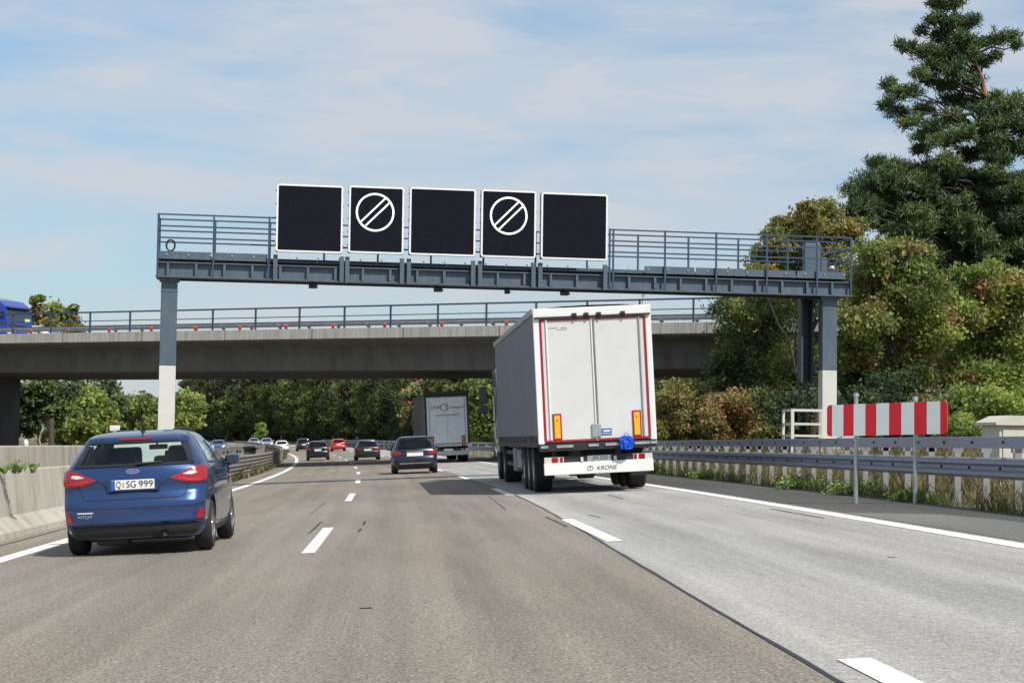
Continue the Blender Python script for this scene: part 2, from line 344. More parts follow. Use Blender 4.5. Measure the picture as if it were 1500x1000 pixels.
def sweep(name, s0, s1, ds, profile, material, parent=None, closed=False, uv=True, zf=zroad, smooth=None, caps=False, origin=None):
    """profile of (u, height above the road plane) swept along the curve; profile may be a function of s"""
    n = max(2, int(round((s1 - s0) / ds)) + 1); vs, uvs, fs = [], [], []; m = None
    ss = np.linspace(s0, s1, n)
    for s in ss:
        pr = profile(s) if callable(profile) else profile; m = len(pr)
        for u, h in pr: vs.append(P(s, u, zf(s, u) + h)); uvs.append((u, s))
    for i in range(n - 1):
        for k in range(m if closed else m - 1): fs.append((i * m + k, i * m + (k + 1) % m, (i + 1) * m + (k + 1) % m, (i + 1) * m + k))
    if caps and closed: fs += [tuple(range(m)), tuple(range((n - 1) * m, n * m))]
    me = bpy.data.meshes.new(name); me.from_pydata([tuple(v) for v in vs], [], fs)
    for q in (material if isinstance(material, (list, tuple)) else [material]): me.materials.append(MATS[q])
    lay = me.uv_layers.new(name='UVMap'); idx = np.empty(len(me.loops), dtype=np.int32); me.loops.foreach_get('vertex_index', idx)
    lay.data.foreach_set('uv', np.array(uvs, dtype=np.float32)[idx].ravel())
    bm = bmesh.new(); bm.from_mesh(me); bmesh.ops.recalc_face_normals(bm, faces=bm.faces[:])
    if not closed:
        bm.normal_update()
        if sum(f.normal.z for f in bm.faces) < 0: bmesh.ops.reverse_faces(bm, faces=bm.faces[:])
    bm.to_mesh(me); bm.free()
    if smooth: me.polygons.foreach_set('use_smooth', [True] * len(me.polygons)); me.set_sharp_from_angle(angle=math.radians(smooth))
    o = bpy.data.objects.new(name, me); COL.objects.link(o)
    if parent is not None: o.parent = parent
    return o
# ------------------------------------------------------------------ ground and carriageways
def zground(s, u):
    """bare ground under the roads and beyond them"""
    f = prof(s)
    if u < -7.4: z = max(ZONC(s, u) - 0.06, -1.1)
    elif u <= 7.6: z = K * u + f - 0.05
    else: z = K * min(u, 13) + f - 0.05 + 0.06 * min(max(0, u - 8.8), 20)
    return z
GU = [-1400, -500, -150, -60, -34, -24, -22.5, -18, -13, -9, -7.41, -7.39, -6.2, -5, -2, 0, 2, 5, 7.6, 7.9, 8.6, 10, 13, 18, 26, 40, 90, 300, 900, 2400]
sweep('ground', -160, 2600, 8, [(u, 0) for u in GU], 'soil', zf=lambda s, u: zground(s, u) + (random.Random(int(s * 7 + u * 13)).uniform(-.06, .12) if u > 9 or u < -25 else 0), smooth=60)['kind'] = 'structure'
def strip(name, u0, u1, m, s0=-60, s1=900, ds=4, h=0.0, zf=zroad, n=2):
    o = sweep(name, s0, s1, ds, [(u0 + (u1 - u0) * k / (n - 1), h) for k in range(n)], m, zf=zf); o['kind'] = 'structure'; return o
EDGE = lambda s: 2.04 + 0.40 * sstep(6, 40, s)
o = sweep('road', -60, 900, 2, lambda s: [(-5.8, 0), (-2, 0), (EDGE(s), 0)], 'asphalt'); o['kind'] = 'structure'
o = sweep('concrete_lane', -60, 900, 2, lambda s: [(EDGE(s) + 0.03, 0), (4, 0), (6.15, 0)], 'concrete_lane'); o['kind'] = 'structure'
rs = random.Random(5)
o = sweep('lane_joint', -60, 300, .7, lambda s: [(EDGE(s) + 0.002 + rs.uniform(-.006, .006), 0.004), (EDGE(s) + 0.032 + rs.uniform(-.008, .008), 0.004)], 'tar'); o['kind'] = 'structure'
strip('hard_shoulder', 6.15, 8.0, 'shoulder_asphalt', h=-0.002)
sweep('shoulder_patch', -20, 24.8, 1.5, lambda s: [(6.16, 0.004), (7.3 if s < 23 else 7.3 - (s - 23) * .6, 0.004)], 'shoulder_patch')['kind'] = 'structure'
strip('opposite_road', -20.5, -9.2, 'asphalt', s0=-40, s1=900, zf=ZONC, h=-0.01)
# painted markings
mk = MB()
def dash(u, s0, s1, w):
    n = 4
    for i in range(n):
        a, b = s0 + (s1 - s0) * i / n, s0 + (s1 - s0) * (i + 1) / n
        mk.add([P(a, u - w / 2) + Vector((0, 0, .006)), P(a, u + w / 2) + Vector((0, 0, .006)), P(b, u + w / 2) + Vector((0, 0, .006)), P(b, u - w / 2) + Vector((0, 0, .006))], [(0, 1, 2, 3)])
for k in range(-2, 34): dash(-1.12, 20.2 + 18 * k, 26.2 + 18 * k, .155)
for k in range(-1, 34): dash(2.36 if k > -1 else 2.33, 20.2 + 18 * k + (1.0 if k < 0 else 0), 26.0 + 18 * k + (1.3 if k < 0 else 0), .185)
for k in range(0, 34): dash(-14.2, 12 + 18 * k, 18 + 18 * k, .18)
o = mk.build('lane_dashes', 'paint_white'); o['kind'] = 'structure'
strip('edge_line_by_median', -4.87, -4.62, 'paint_white', h=0.005, ds=3)
strip('edge_line_by_shoulder', 5.82, 6.05, 'paint_white', h=0.005, ds=3)
# tar repairs and cracks in the asphalt
tr = MB(); rr = random.Random(3)
def crack(u0, s0, u1, s1, w):
    n = 7; pts = [(u0 + (u1 - u0) * k / n + rr.uniform(-.005, .005), s0 + (s1 - s0) * k / n) for k in range(n + 1)]
    for (a, b), (c, d) in zip(pts, pts[1:]):
        ww = w * rr.uniform(.6, 1.0)
        if abs(d - b) > abs(c - a): q = [P(b, a - ww / 2), P(b, a + ww / 2), P(d, c + ww / 2), P(d, c - ww / 2)]
        else: q = [P(b - ww, a), P(b + ww, a), P(d + ww, c), P(d - ww, c)]
        tr.add([p + Vector((0, 0, .0045)) for p in q], [(0, 1, 2, 3)])
def crackpx(x0, y0, x1, y1, w):
    out = []
    for x, y in ((x0, y0), (x1, y1)):
        s = 20.
        for _ in range(30):
            p = px(x, y, s); t = us(p); dz = p.z - zroad(*t); s += dz * s / (CAMZ) * .8
        out.append(us(px(x, y, s)))
    crack(out[0][1], out[0][0], out[1][1], out[1][0], w)
for c in ((453, 781, 471, 764, .035), (526, 778, 529, 774, .04), (532, 769, 535, 763, .04), (527, 891, 545, 890, .03), (455, 753, 478, 735, .015), (800, 757, 830, 771, .04), (715, 726, 740, 746, .018),
          (1128, 745, 1208, 759, .04), (1300, 816, 1316, 816, .03), (862, 754, 880, 758, .03), (890, 724, 912, 731, .03)): crackpx(*c)
o = tr.build('tar_repairs', 'tar'); o['kind'] = 'structure'
o = sweep('gutter_joint', 2, 64, 1.0, lambda s: [(-5.52, 0.004), (-5.48 + .01 * math.sin(s * 3), 0.004)], 'tar'); o['kind'] = 'structure'

# ------------------------------------------------------------------ median: two concrete barriers, planting strip, steel guard rails
near = sweep('concrete_barrier', -12, 61.5, 1.5, [(-5.78, -.02), (-5.80, .09), (-6.02, .30), (-6.12, .98), (-6.14, 1.0), (-6.34, 1.0), (-6.36, .98), (-6.36, -.05)], 'barrier_concrete', closed=True, caps=True, smooth=35)
tag(near, 'long grey concrete barrier with flared foot beside the left edge line', 'barrier', 'concrete barriers of the median')
far = sweep('concrete_barrier', -12, 66, 1.5, [(-7.42, -.3), (-7.46, 1.0), (-7.48, 1.02), (-7.68, 1.02), (-7.70, 1.0), (-7.74, -.3)], 'barrier_concrete', closed=True, caps=True, zf=lambda s, u: K * u * 0 - 0.0 + prof(s) + .03, smooth=35)
tag(far, 'taller pale concrete barrier behind the first one, along the planted strip', 'barrier', 'concrete barriers of the median')
o = sweep('median_strip', -12, 200, 2, [(-6.3, .84), (-6.8, .87), (-7.44, .86)] if False else (lambda s: [(-6.3, .82 - .8 * sstep(58, 64, s)), (-6.8, .87 - .8 * sstep(58, 64, s)), (-7.44, .88 - .8 * sstep(58, 64, s))]), 'soil'); o['kind'] = 'structure'
wbeam = [(0, 0), (.045, .05), (.045, .09), (0, .13), (0, .18), (.045, .22), (.045, .26), (0, .31)]
def guard(name, u, s0, s1, beams, post_step, post_h, material, label, group=None, zf=zroad, side=-1, posts_far=None, postmat=None, pu=.10):
    t = empty(name, P(s0, u, zf(s0, u))); tag(t, label, 'guard rail', group)
    inv = t.matrix_world.copy()
    for kind, z, hgt in beams:
        if kind == 'w': pr = [(u + side * a * 1.6, z + b * hgt / .31) for a, b in wbeam] + [(u - side * .012, z + hgt), (u - side * .012, z)]
        else: pr = [(u + side * .07, z), (u + side * .07, z + hgt), (u - side * .05, z + hgt), (u - side * .05, z)]
        o = sweep('beam', s0, s1, 2.0, pr, material, closed=True, caps=True, zf=zf, smooth=50); o.parent = t; o.matrix_parent_inverse = Matrix.Translation(-t.location)
    s = s0 + .3; proto = None
    while s < s1:
        if proto is None:
            m = MB(); m.box((0, 0, post_h / 2 - .15), (.10, .07, post_h + .3)); m.box((.0, 0, post_h - .14), (.16, .07, .16))
            o = proto = m.build('post', postmat or material, t); bo_ = None
            if postmat:
                q = MB(); q.lathe([(-.02, .001), (-.02, .022), (.01, .022)], 'X', (-pu - .115, 0, .55), 8); bo_ = q.build('bolt', 'dark_metal', proto)
                q = MB(); q.lathe([(-.02, .001), (-.02, .02), (.01, .02)], 'X', (-pu - .072, 0, .917), 8); b2_ = q.build('bolt', 'dark_metal', proto)
        else:
            o = proto.copy(); COL.objects.link(o); o.parent = t
            if postmat and s < 70:
                for q in proto.children: c = q.copy(); COL.objects.link(c); c.parent = o
        o.location = P(s, u - side * pu, zf(s, u)) - t.location; o.rotation_euler = (0, 0, heading(s))
        s += post_step if posts_far is None or s < posts_far[0] else posts_far[1]
    return t
g = guard('guard_rail', -5.95, 62, 330, [('w', .66, .30), ('w', .36, .27), ('w', .08, .25)], 4, .9, 'old_rail', 'dark weathered guard rail of stacked beams beyond the concrete barrier', 'guard rails of the median', side=1)
m = MB(); m.box((0, 0, .48), (.62, .12, 1.0), bev=.02); o = m.build('end_plate', 'dark_metal', g); o.location = P(61.8, -6.1) - g.location
guard('guard_rail', -7.75, 64, 330, [('w', .62, .34)], 3, .85, 'old_rail', 'second guard rail with gaps below, on the far side of the grassy median', 'guard rails of the median', zf=lambda s, u: prof(s) - .02, side=-1)
guard('guard_rail', 8.35, 4, 330, [('box', .835, .165), ('w', .40, .30)], 1.33, .99, 'rail_steel', 'long blue grey double guard rail on close set posts along the shoulder', None, side=-1, posts_far=(100, 6), postmat='post_pale', pu=.13)

# ------------------------------------------------------------------ gantry
G0 = Vector((-8.13, 55.0, 0)); G1 = Vector((14.22, 57.8, 0)); GD = (G1 - G0).normalized(); GL = (G1 - G0).length
GA = math.atan2(GD.y, GD.x)
def gx(x, y=400):
    """position along the gantry of photo column x"""
    d = px(x, y, 1.0) - CAM; k = d.x
    t = (k * G0.y - G0.x) / (GD.x - k * GD.y); return t
def gz(x, y):
    t = gx(x, y); return px(x, y, G0.y + GD.y * t).z
gan = empty('sign_gantry', (G0.x, G0.y, 0), (0, 0, GA))
tag(gan, 'blue grey steel gantry with railed walkway spanning all the lanes', 'gantry')
ZB = 6.16
def gp(name, mb, m='steel_paint', smooth=None, parent=None): return mb.build(name, m, parent or gan, smooth)
# two posts
for x0, x1, yy, zb in ((gx(237, 430), gx(258.5, 430), 535, -.3), (gx(1206, 440), gx(1229.5, 440), 542, .2)):
    zw = gz((1217 if x0 > 5 else 247), yy); w = .5; c = (x0 + x1) / 2
    m = MB(); m.box((c, .34, (zw + ZB + .01) / 2), (w, .42, ZB - zw + .01), bev=.015); m.box((c, .34, ZB - .06), (w + .12, .56, .10)); m.box((c, .34, ZB - .42), (w + .02, .44, .03))
    o = gp('post', m); o['label'] = 'grey steel post with pale lower half'
    m = MB(); m.box((c, .34, (zw - .002 + zb) / 2), (w, .42, zw - .002 - zb), bev=.015); gp('painted_base', m, 'post_white', parent=o)
    if x0 > 5:
        m = MB(); m.box((c + .3, .6, .75), (1.9, 1.6, 1.0), bev=.04); gp('foundation', m, 'post_white')
    else:
        m = MB(); m.box((c, .4, .4), (1.0, .9, .9), bev=.04); gp('foundation', m, 'barrier_concrete')
# ladder duct behind the right post
cx = gx(1186, 470)
m = MB(); m.box((cx + .04, 1.0, 4.75), (.07, .34, 2.85)); m.box((cx + .40, 1.0, 4.75), (.06, .30, 2.85)); m.box((cx + .22, 1.2, 4.75), (.42, .04, 2.8))
m.box((cx + .30, 1.05, 2.6), (.06, .06, 1.7)); m.box((cx + .02, 1.05, 2.6), (.06, .06, 1.7))
for k in range(15): m.bar((cx + .03, 1.05, 1.9 + .3 * k), (cx + .40, 1.05, 1.9 + .3 * k), .035, .035)
gp('ladder', m, 'steel_paint_dark')
# main beam: bottom flange, web with stiffeners, top flange, kick plate
m = MB(); m.box((GL / 2, .55, ZB + .03), (GL, 1.1, .06)); m.box((GL / 2, .06, ZB + .255), (GL, .02, .40)); m.box((GL / 2, 1.08, ZB + .25), (GL, .03, .38)); m.box((GL / 2, .55, ZB + .46), (GL - .02, 1.0, .03))
m.box((.02, .55, ZB + .24), (.04, 1.06, .36)); m.box((GL - .02, .55, ZB + .24), (.04, 1.06, .36)); gp('beam', m)
x = .35
while x < GL - .1:
    m = MB(); m.box((x, -.005, ZB + .25), (.075, .13, .40)); gp('stiffener', m); x += .86
m = MB(); m.box((GL / 2, .0, ZB + .455), (GL, .16, .035)); m.box((GL / 2, -.02, ZB + .012), (GL + .04, .2, .045)); gp('flange', m)
m = MB(); x = .0; xs0, xs1 = gx(401), gx(887)
while x < GL - .3:
    if x + 1.7 < xs0 + .3 or x > xs1 - .3: m.box((x + .83, -.05, ZB + .68), (1.66 if x + 1.7 < GL else GL - x - .02, .03, .235))
    x += 1.72
m.box((GL / 2, .52, ZB + .575), (GL, 1.0, .03)); gp('walkway', m)
m = MB(); m.box((GL / 2, 1.12, ZB + .66), (GL, .03, .24)); gp('kick_plate', m)
for k in range(34):
    m = MB(); m.box((.3 + k * .665, -.075, ZB + .70), (.05, .02, .05)); gp('bolt', m, 'galv')
# railings: front (interrupted by the signs) and back
ZT = 8.09
def railing(x0, x1, y, step, lvls, drop=.0, ends=True, xs=None):
    m = MB()
    for z in lvls: m.bar((x0, y, z), (x1, y, z), .045, .045)
    x = x0
    xs = xs or [x0 + (x1 - x0) * k / max(1, round((x1 - x0) / step)) for k in range(max(1, round((x1 - x0) / step)) + 1)]
    for x in xs: m.bar((x, y, ZB + .05 - drop), (x, y, lvls[-1] + .03), .055, .055)
    gp('railing', m, 'rail_paint')
LV = [ZT - .72, ZT - .36, ZT]
railing(.03, gx(402), -.12, 1.72, LV, 0, xs=[.03, 1.72, 3.42])
xr = gx(887) + .1
railing(xr, GL - .03, -.12, 1.72, LV, 0, xs=[xr, xr + .12, xr + 1.84, xr + 3.56, xr + 5.28, xr + 7.0, GL - .05])
railing(.06, GL - .06, 1.2, 1.68, LV, -.5)
for x in (.04, GL - .04):
    m = MB()
    for z in LV: m.bar((x, -.12, z), (x, 1.2, z), .045, .045)
    gp('railing', m, 'rail_paint')
m = MB(); xe = gx(1205)
m.box((xe - .05, .95, ZB + 1.25), (.55, .3, 1.15), bev=.02); m.box((xe + .35, .9, ZB + 1.0), (.22, .22, .7), bev=.02); gp('switch_box', m)
m = MB(); m.lathe([(0, .001), (.0, .09), (.16, .13), (.24, .08), (.26, .001)], 'Z', (gx(1222), .25, ZB + .78), 14); gp('warning_lamp', m, 'galv', 40)
m = MB(); c = gx(249); m.tube([(c + .13 * math.cos(t), -.02, ZB + .98 + .17 * math.sin(t)) for t in np.linspace(0, 6.28, 18)], .03, 6); gp('cable_loop', m, 'black_plastic', 40)
m = MB(); m.tube([(.6, .30, ZB - .05), (GL * .5, .30, ZB - .05), (GL - .9, .30, ZB - .05)], .035, 8); m.build('conduit', 'dark_metal', gan)
# hangers that carry the signs
for x in (403, 500, 508, 588, 598, 692, 702, 780, 790, 885):
    m = MB(); m.box((gx(x, 390), -.14, ZB + .38), (.13, .14, .80)); gp('hanger', m)

# the five variable signs: each hangs on the gantry and is a thing of its own
SY = -.36
def sign(x0, x1, y0, y1, label, ring=None):
    a, b = gx(x0, y1), gx(x1, y1); z1, z0 = gz((x0 + x1) / 2, y0), gz((x0 + x1) / 2, y1)
    w, h = b - a, z1 - z0; c = (a + b) / 2
    t = empty('variable_sign', G0 + GD * c + Vector((0, 0, z0)), (0, 0, GA)); tag(t, label, 'overhead sign', 'variable signs on the gantry')
    m = MB(); m.box((0, SY + .17, h / 2), (w - .02, .26, h - .02), bev=.02); m.build('housing', 'steel_paint_dark', t)
    fr = MB(); o_, i_ = rrect(w, h, .09, 5, 0, h / 2), rrect(w - .11, h - .11, .03, 5, 0, h / 2); n = len(o_)
    vs = [(x, SY, z) for x, z in o_] + [(x, SY, z) for x, z in i_] + [(x, SY + .06, z) for x, z in o_] + [(x, SY + .06, z) for x, z in i_]
    fr.add(vs, [(k, (k + 1) % n, n + (k + 1) % n, n + k) for k in range(n)] + [(k, (k + 1) % n, 2 * n + (k + 1) % n, 2 * n + k) for k in range(n)] + [(n + k, n + (k + 1) % n, 3 * n + (k + 1) % n, 3 * n + k) for k in range(n)])
    fr.build('frame', 'sign_edge', t)
    m = MB(); m.box((0, SY + .035, h / 2), (w - .10, .02, h - .10)); d = m.build('display_panel', 'sign_black', t)
    for zz in np.linspace(.25, h - .2, 5):
        for sx in (-1, 1): k = MB(); k.box((sx * (w / 2 + .012), SY + .1, zz), (.03, .06, .05)); k.build('latch', 'steel_paint', t)
    if ring:
        rx, ry, rad = ring; X = gx(rx, ry) - c; Z = gz(rx, ry) - z0; q = MB(); n = 56
        for ra, rb in ((rad - .028, rad + .028),):
            vs = [(X + r * math.cos(2 * math.pi * i / n), yy, Z + r * math.sin(2 * math.pi * i / n)) for yy in (SY + .012, SY + .026) for r in (ra, rb) for i in range(n)]
            q.add(vs, [(i, (i + 1) % n, n + (i + 1) % n, n + i) for i in range(n)] + [(n + i, n + (i + 1) % n, 3 * n + (i + 1) % n, 3 * n + i) for i in range(n)] + [(i, (i + 1) % n, 2 * n + (i + 1) % n, 2 * n + i) for i in range(n)])
        for off in (-.095, .095):
            dd = Vector((1, 0, 1)).normalized(); nn = Vector((1, 0, -1)).normalized(); hl = math.sqrt(rad * rad - off * off) - .02
            A = Vector((X, SY + .019, Z)) + nn * off; q.bar(A - dd * hl, A + dd * hl, .046, .014, up=(0, -1, 0))
        q.build('symbol', 'led', d)
sign(403, 500, 273, 371.5, 'leftmost of the three large blank black displays on the gantry')
sign(508.5, 589, 275.5, 373, 'left one of the two displays lit with a slashed ring', (548, 313, .575))
sign(597, 693.5, 278, 376, 'middle one of the three large blank black displays on the gantry')
sign(701.5, 781.5, 281, 379, 'right one of the two displays lit with a slashed ring', (742.5, 318, .575))
sign(789, 886, 285.5, 382, 'rightmost of the three large blank black displays on the gantry')
# traffic detectors under the beam
for x, lab in ((458, 'small black detector under the gantry below the leftmost display'), (642, 'small black detector under the gantry below the middle display'), (744, 'smallest black detector under the gantry, a mere stub'), (828, 'small black detector under the gantry below the rightmost display')):
    t = empty('traffic_detector', G0 + GD * gx(x, 415) + Vector((0, 0, ZB)), (0, 0, GA)); tag(t, lab, 'detector', 'detectors under the gantry')
    k = .55 if x == 744 else 1
    m = MB(); m.box((0, .25, -.05), (.05, .05, .1)); m.build('bracket', 'dark_metal', t)
    m = MB(); m.box((.02 * k, .2, -.14), (.25 * k, .26, .13), bev=.015); m.box((.12 * k, .05, -.17), (.08 * k, .1, .07)); m.build('housing', 'black_plastic', t)

# ------------------------------------------------------------------ overpass
BM = -.526; BA = math.atan(BM); BD = Vector((math.cos(BA), math.sin(BA), 0)); BN = Vector((-BD.y, BD.x, 0)); B0 = Vector((0, 100, 0))
def bx(x, y=480, off=0.0):
    d = px(x, y, 1.0) - CAM; k = d.x; q = B0 + BN * off
    return (k * q.y - q.x) / (BD.x - k * BD.y)
br = empty('road_bridge', B0, (0, 0, BA)); tag(br, 'long grey concrete road bridge crossing over the motorway', 'bridge')
X0, X1 = -95, 62; ZF = 7.62; ZD = ZF - .45
def bsweep(name, prof2, m, smooth=None, x0=X0, x1=X1, seg=24):
    mb = MB(); n = len(prof2)
    for i in range(seg + 1):
        x = x0 + (x1 - x0) * i / seg
        mb.v += [(x, a, b) for a, b in prof2]
    for i in range(seg):
        for k in range(n): mb.f.append((i * n + k, i * n + (k + 1) % n, (i + 1) * n + (k + 1) % n, (i + 1) * n + k)); mb.m.append(0)
    mb.f += [tuple(range(n)), tuple(range(seg * n, (seg + 1) * n))]; mb.m += [0, 0]
    return mb.build(name, m, br, smooth)
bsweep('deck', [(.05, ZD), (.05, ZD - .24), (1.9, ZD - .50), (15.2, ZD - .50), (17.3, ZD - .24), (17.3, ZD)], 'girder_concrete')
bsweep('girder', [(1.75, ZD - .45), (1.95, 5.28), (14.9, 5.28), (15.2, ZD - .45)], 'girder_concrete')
f = bsweep('parapet', [(-.06, ZF), (-.06, ZF - .58), (.30, ZF - .58), (.30, ZF)], 'bridge_concrete'); f['label'] = 'pale concrete edge beam'
bsweep('parapet', [(17.0, ZF), (17.0, ZF - .58), (17.4, ZF - .58), (17.4, ZF)], 'bridge_concrete')
xa = bx(31, 600, 2)
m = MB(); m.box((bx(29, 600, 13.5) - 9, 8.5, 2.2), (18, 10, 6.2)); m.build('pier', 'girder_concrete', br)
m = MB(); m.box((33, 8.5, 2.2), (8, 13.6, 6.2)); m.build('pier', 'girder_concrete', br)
for k in range(24):
    m = MB(); m.box((X0 + 4 + 6 * k, -.061, ZF - .29), (.035, .012, .57)); m.build('joint', 'dark_metal', br)
# railing of the bridge: posts one by one
rl = MB()
for z, w in ((ZF + 1.26, .09), (ZF + .72, .05)): rl.bar((X0, .12, z), (X1, .12, z), w, w)
rlo = rl.build('railing', 'rail_paint', br); px0 = None; k = 0
xx = bx(130) - 15 * 3.02
while xx < 40:
    if px0 is None:
        m = MB(); m.box((0, .12, ZF + .62), (.09, .09, 1.25)); px0 = o = m.build('railing_post', 'rail_paint', rlo)
    else: o = px0.copy(); COL.objects.link(o); o.parent = rlo
    o.location = (xx, 0, 0); xx += 3.02
bg = empty('guard_rail', B0, (0, 0, BA)); tag(bg, 'silver guard rail with spaced brackets standing on the bridge edge', 'guard rail')
m = MB(); m.prism([(1.0 + a * 1.5, ZF + .20 + b * 1.0) for a, b in wbeam] + [(1.12, ZF + .51), (1.12, ZF + .20)], X0, X1, 'X'); m.build('beam', 'galv', bg)
p0 = None; xx = -70
while xx < 40:
    if p0 is None:
        m = MB(); m.box((0, 1.3, ZF - .05), (.12, .1, .9)); m.prism([(1.02, ZF + .42), (1.3, ZF + .30), (1.3, ZF + .15), (1.02, ZF + .25)], -.12, .12, 'X'); p0 = o = m.build('bracket_post', 'galv', bg)
    else: o = p0.copy(); COL.objects.link(o); o.parent = bg
    o.location = (xx, 0, 0); xx += 2.0
ref = [36, 91, 151, 213, 278, 343, 411, 480, 556, 640, 735, 1050]
where = ['below the blue lorry on the bridge', 'right of the white car roof on the bridge', 'third from the blue lorry on the bridge', 'just left of the gantry post, on the bridge', 'just right of the gantry post, on the bridge', 'two right of the gantry post, on the bridge',
         'on the bridge below the leftmost display', 'on the bridge under the first lit display', 'on the bridge between the lit displays, left one', 'on the bridge under the middle display', 'on the bridge just left of the white trailer', 'at the tree covered end of the bridge']
for x, wl in zip(ref, where):
    t = empty('reflector_marker', B0 + BD * bx(x, 488) + BN * .62 + Vector((0, 0, ZF - .45)), (0, 0, BA)); tag(t, 'orange reflector ' + wl, 'reflector', 'orange reflectors along the bridge')
    m = MB(); m.box((0, 0, .25), (.07, .05, .5)); m.build('stem', 'galv', t)
    m = MB(); m.box((0, -.03, .62), (.19, .06, .28), bev=.02); m.build('reflector_plate', 'orange_reflect', t)
# white mast on the bridge behind the trailer
t = empty('marker_mast', B0 + BD * bx(935, 440) + BN * .75 + Vector((0, 0, ZF)), (0, 0, BA)); tag(t, 'short white mast on the bridge above the white trailer', 'mast')
m = MB(); m.tube([(0, 0, -.4), (0, 0, 1.55)], .07, 8); m.build('pole', 'post_white', t); m = MB(); m.box((0.02, 0, 1.62), (.22, .16, .2), bev=.03); m.build('cap', 'post_white', t)

# ------------------------------------------------------------------ right hand verge furniture
# red and white board on two posts
bA, bB = px(1212, 616, 28.2), px(1388, 611, 26.6); bc = (bA + bB) / 2; ba = math.atan2((bB - bA).y, (bB - bA).x); bw = (bB - bA).length; bt = math.atan2((bB - bA).z, Vector((bB - bA)).xy.length)
bo = empty('hazard_board', Vector((bc.x, bc.y, 0)), (0, 0, ba)); tag(bo, 'red and white striped hazard board on two grey poles beside the shoulder', 'hazard board')
bh = .50; zc = bc.z; edges = [0, .045, .143, .232, .331, .424, .530, .631, .736, .838, .945, 1.0]
pan = MB(); q = rrect(bw, bh, .06, 5)
def bpt(x, y, z): return (x, y, zc + z + x * math.tan(bt))
def clipx(poly, lo, hi):
    for sgn, lim in ((1, lo), (-1, -hi)):
        out = []
        for i, a in enumerate(poly):
            b = poly[(i + 1) % len(poly)]; ia, ib = sgn * a[0] >= lim, sgn * b[0] >= lim
            if ia: out.append(a)
            if ia != ib:
                k = (lim - sgn * a[0]) / (sgn * b[0] - sgn * a[0]); out.append((a[0] + (b[0] - a[0]) * k, a[1] + (b[1] - a[1]) * k))
        poly = out
    return poly
for i in range(11):
    c = clipx(q, -bw / 2 + bw * edges[i], -bw / 2 + bw * edges[i + 1]); n = len(c)
    vs = [bpt(x, -.012, z) for x, z in c] + [bpt(x, .012, z) for x, z in c]
    pan.add(vs, [tuple(range(n)), tuple(range(2 * n - 1, n - 1, -1))] + [(k, (k + 1) % n, n + (k + 1) % n, n + k) for k in range(n)], i % 2)
pan.build('striped_panel', ['red_reflect', 'white_reflect'], bo)
for xq, yq in ((1253, 739), (1340, 739)):
    tt = -bw / 2 + bw * (xq - 1212) / 176; w_ = Vector((bc.x, bc.y, 0)) + Vector((math.cos(ba), math.sin(ba), 0)) * tt; zg = zroad(*us(w_)) - .05
    m = MB(); m.tube([(tt, .055, zg), (tt, .055, zc + bh / 2 + tt * math.tan(bt) + (.12 if xq < 1300 else .03))], .034, 12); po = m.build('post', 'galv', bo, 50)
    m = MB()
    for dz in (-.2, .21): m.box((tt, .06, zc + dz + tt * math.tan(bt)), (.13, .1, .04))
    m.lathe([(0, .001), (0, .045), (.05, .04), (.06, .001)], 'Z', (tt, .055, zc + bh / 2 + tt * math.tan(bt) + (.12 if xq < 1300 else .03)), 12); m.build('clamp', 'galv', po)
# white steel service platform at the foot of the gantry
pA = px(1160, 640, 53.5); pz = zground(*us(pA))
sp = empty('service_platform', Vector((pA.x, pA.y, pz)), (0, 0, GA)); tag(sp, 'white tubular service platform railing at the foot of the gantry', 'platform')
m = MB(); hz = px(1160, 600, 53.5).z - pz
for x, y in ((0, 0), (.30, .8), (.96, 0), (1.2, .8), (0, .8)): m.bar((x, y, 0), (x, y, hz), .07, .07)
m.build('post', 'post_white', sp)
m = MB()
for z in (hz, hz - .42, hz - .78):
    m.bar((0, 0, z), (1.5, 0, z), .06, .06); m.bar((0, .8, z), (1.3, .8, z), .06, .06); m.bar((0, 0, z), (0, .8, z), .06, .06)
m.build('rail', 'post_white', sp)
m = MB(); m.box((1.1, .4, hz - .95), (2.4, .9, .06)); m.build('deck', 'galv', sp)
# switch cabinet behind the rail
cA = px(1462, 640, 30.5); cz = zground(*us(cA))
cb = empty('switch_cabinet', Vector((cA.x, cA.y, cz)), (0, 0, math.radians(4))); tag(cb, 'beige roadside switch cabinet with overhanging lid behind the guard rail', 'cabinet')
ch = px(1443, 622, 30.5).z - cz
m = MB(); m.box((.58, .42, ch / 2 - .1), (1.1, .8, ch + .2), bev=.015); m.build('body', 'cabinet', cb)
m = MB(); m.prism([(-.06, ch), (-.06, ch + .05), (.2, ch + .17), (.95, ch + .17), (1.22, ch + .05), (1.22, ch)], -.06, .90); m.build('lid', 'cabinet', cb)
m = MB(); m.box((.58, .008, ch / 2), (.98, .02, ch - .16), bev=.008); d = m.build('door', 'cabinet', cb)
m = MB(); m.box((.56, -.012, ch * .68), (.05, .04, .09)); m.build('handle', 'dark_metal', d)
# delineator posts
for (s, u, lab) in ((205, 7.4, 'white delineator post beyond the dark estate car, by the far verge'), (150, 7.6, 'white delineator post at the verge near the silver trailer')):
    t = on_road('delineator_post', s, u); tag(t, lab, 'delineator', 'delineator posts of the verge')
    m = MB(); m.prism([(-.06, -.1), (.06, -.1), (.06, .95), (-.06, 1.05)], -.05, .05); m.build('post', 'post_white', t)
    m = MB(); m.prism([(-.063, .70), (.063, .70), (.063, .82), (-.063, .88)], -.053, .053); m.build('band', 'black_plastic', t)
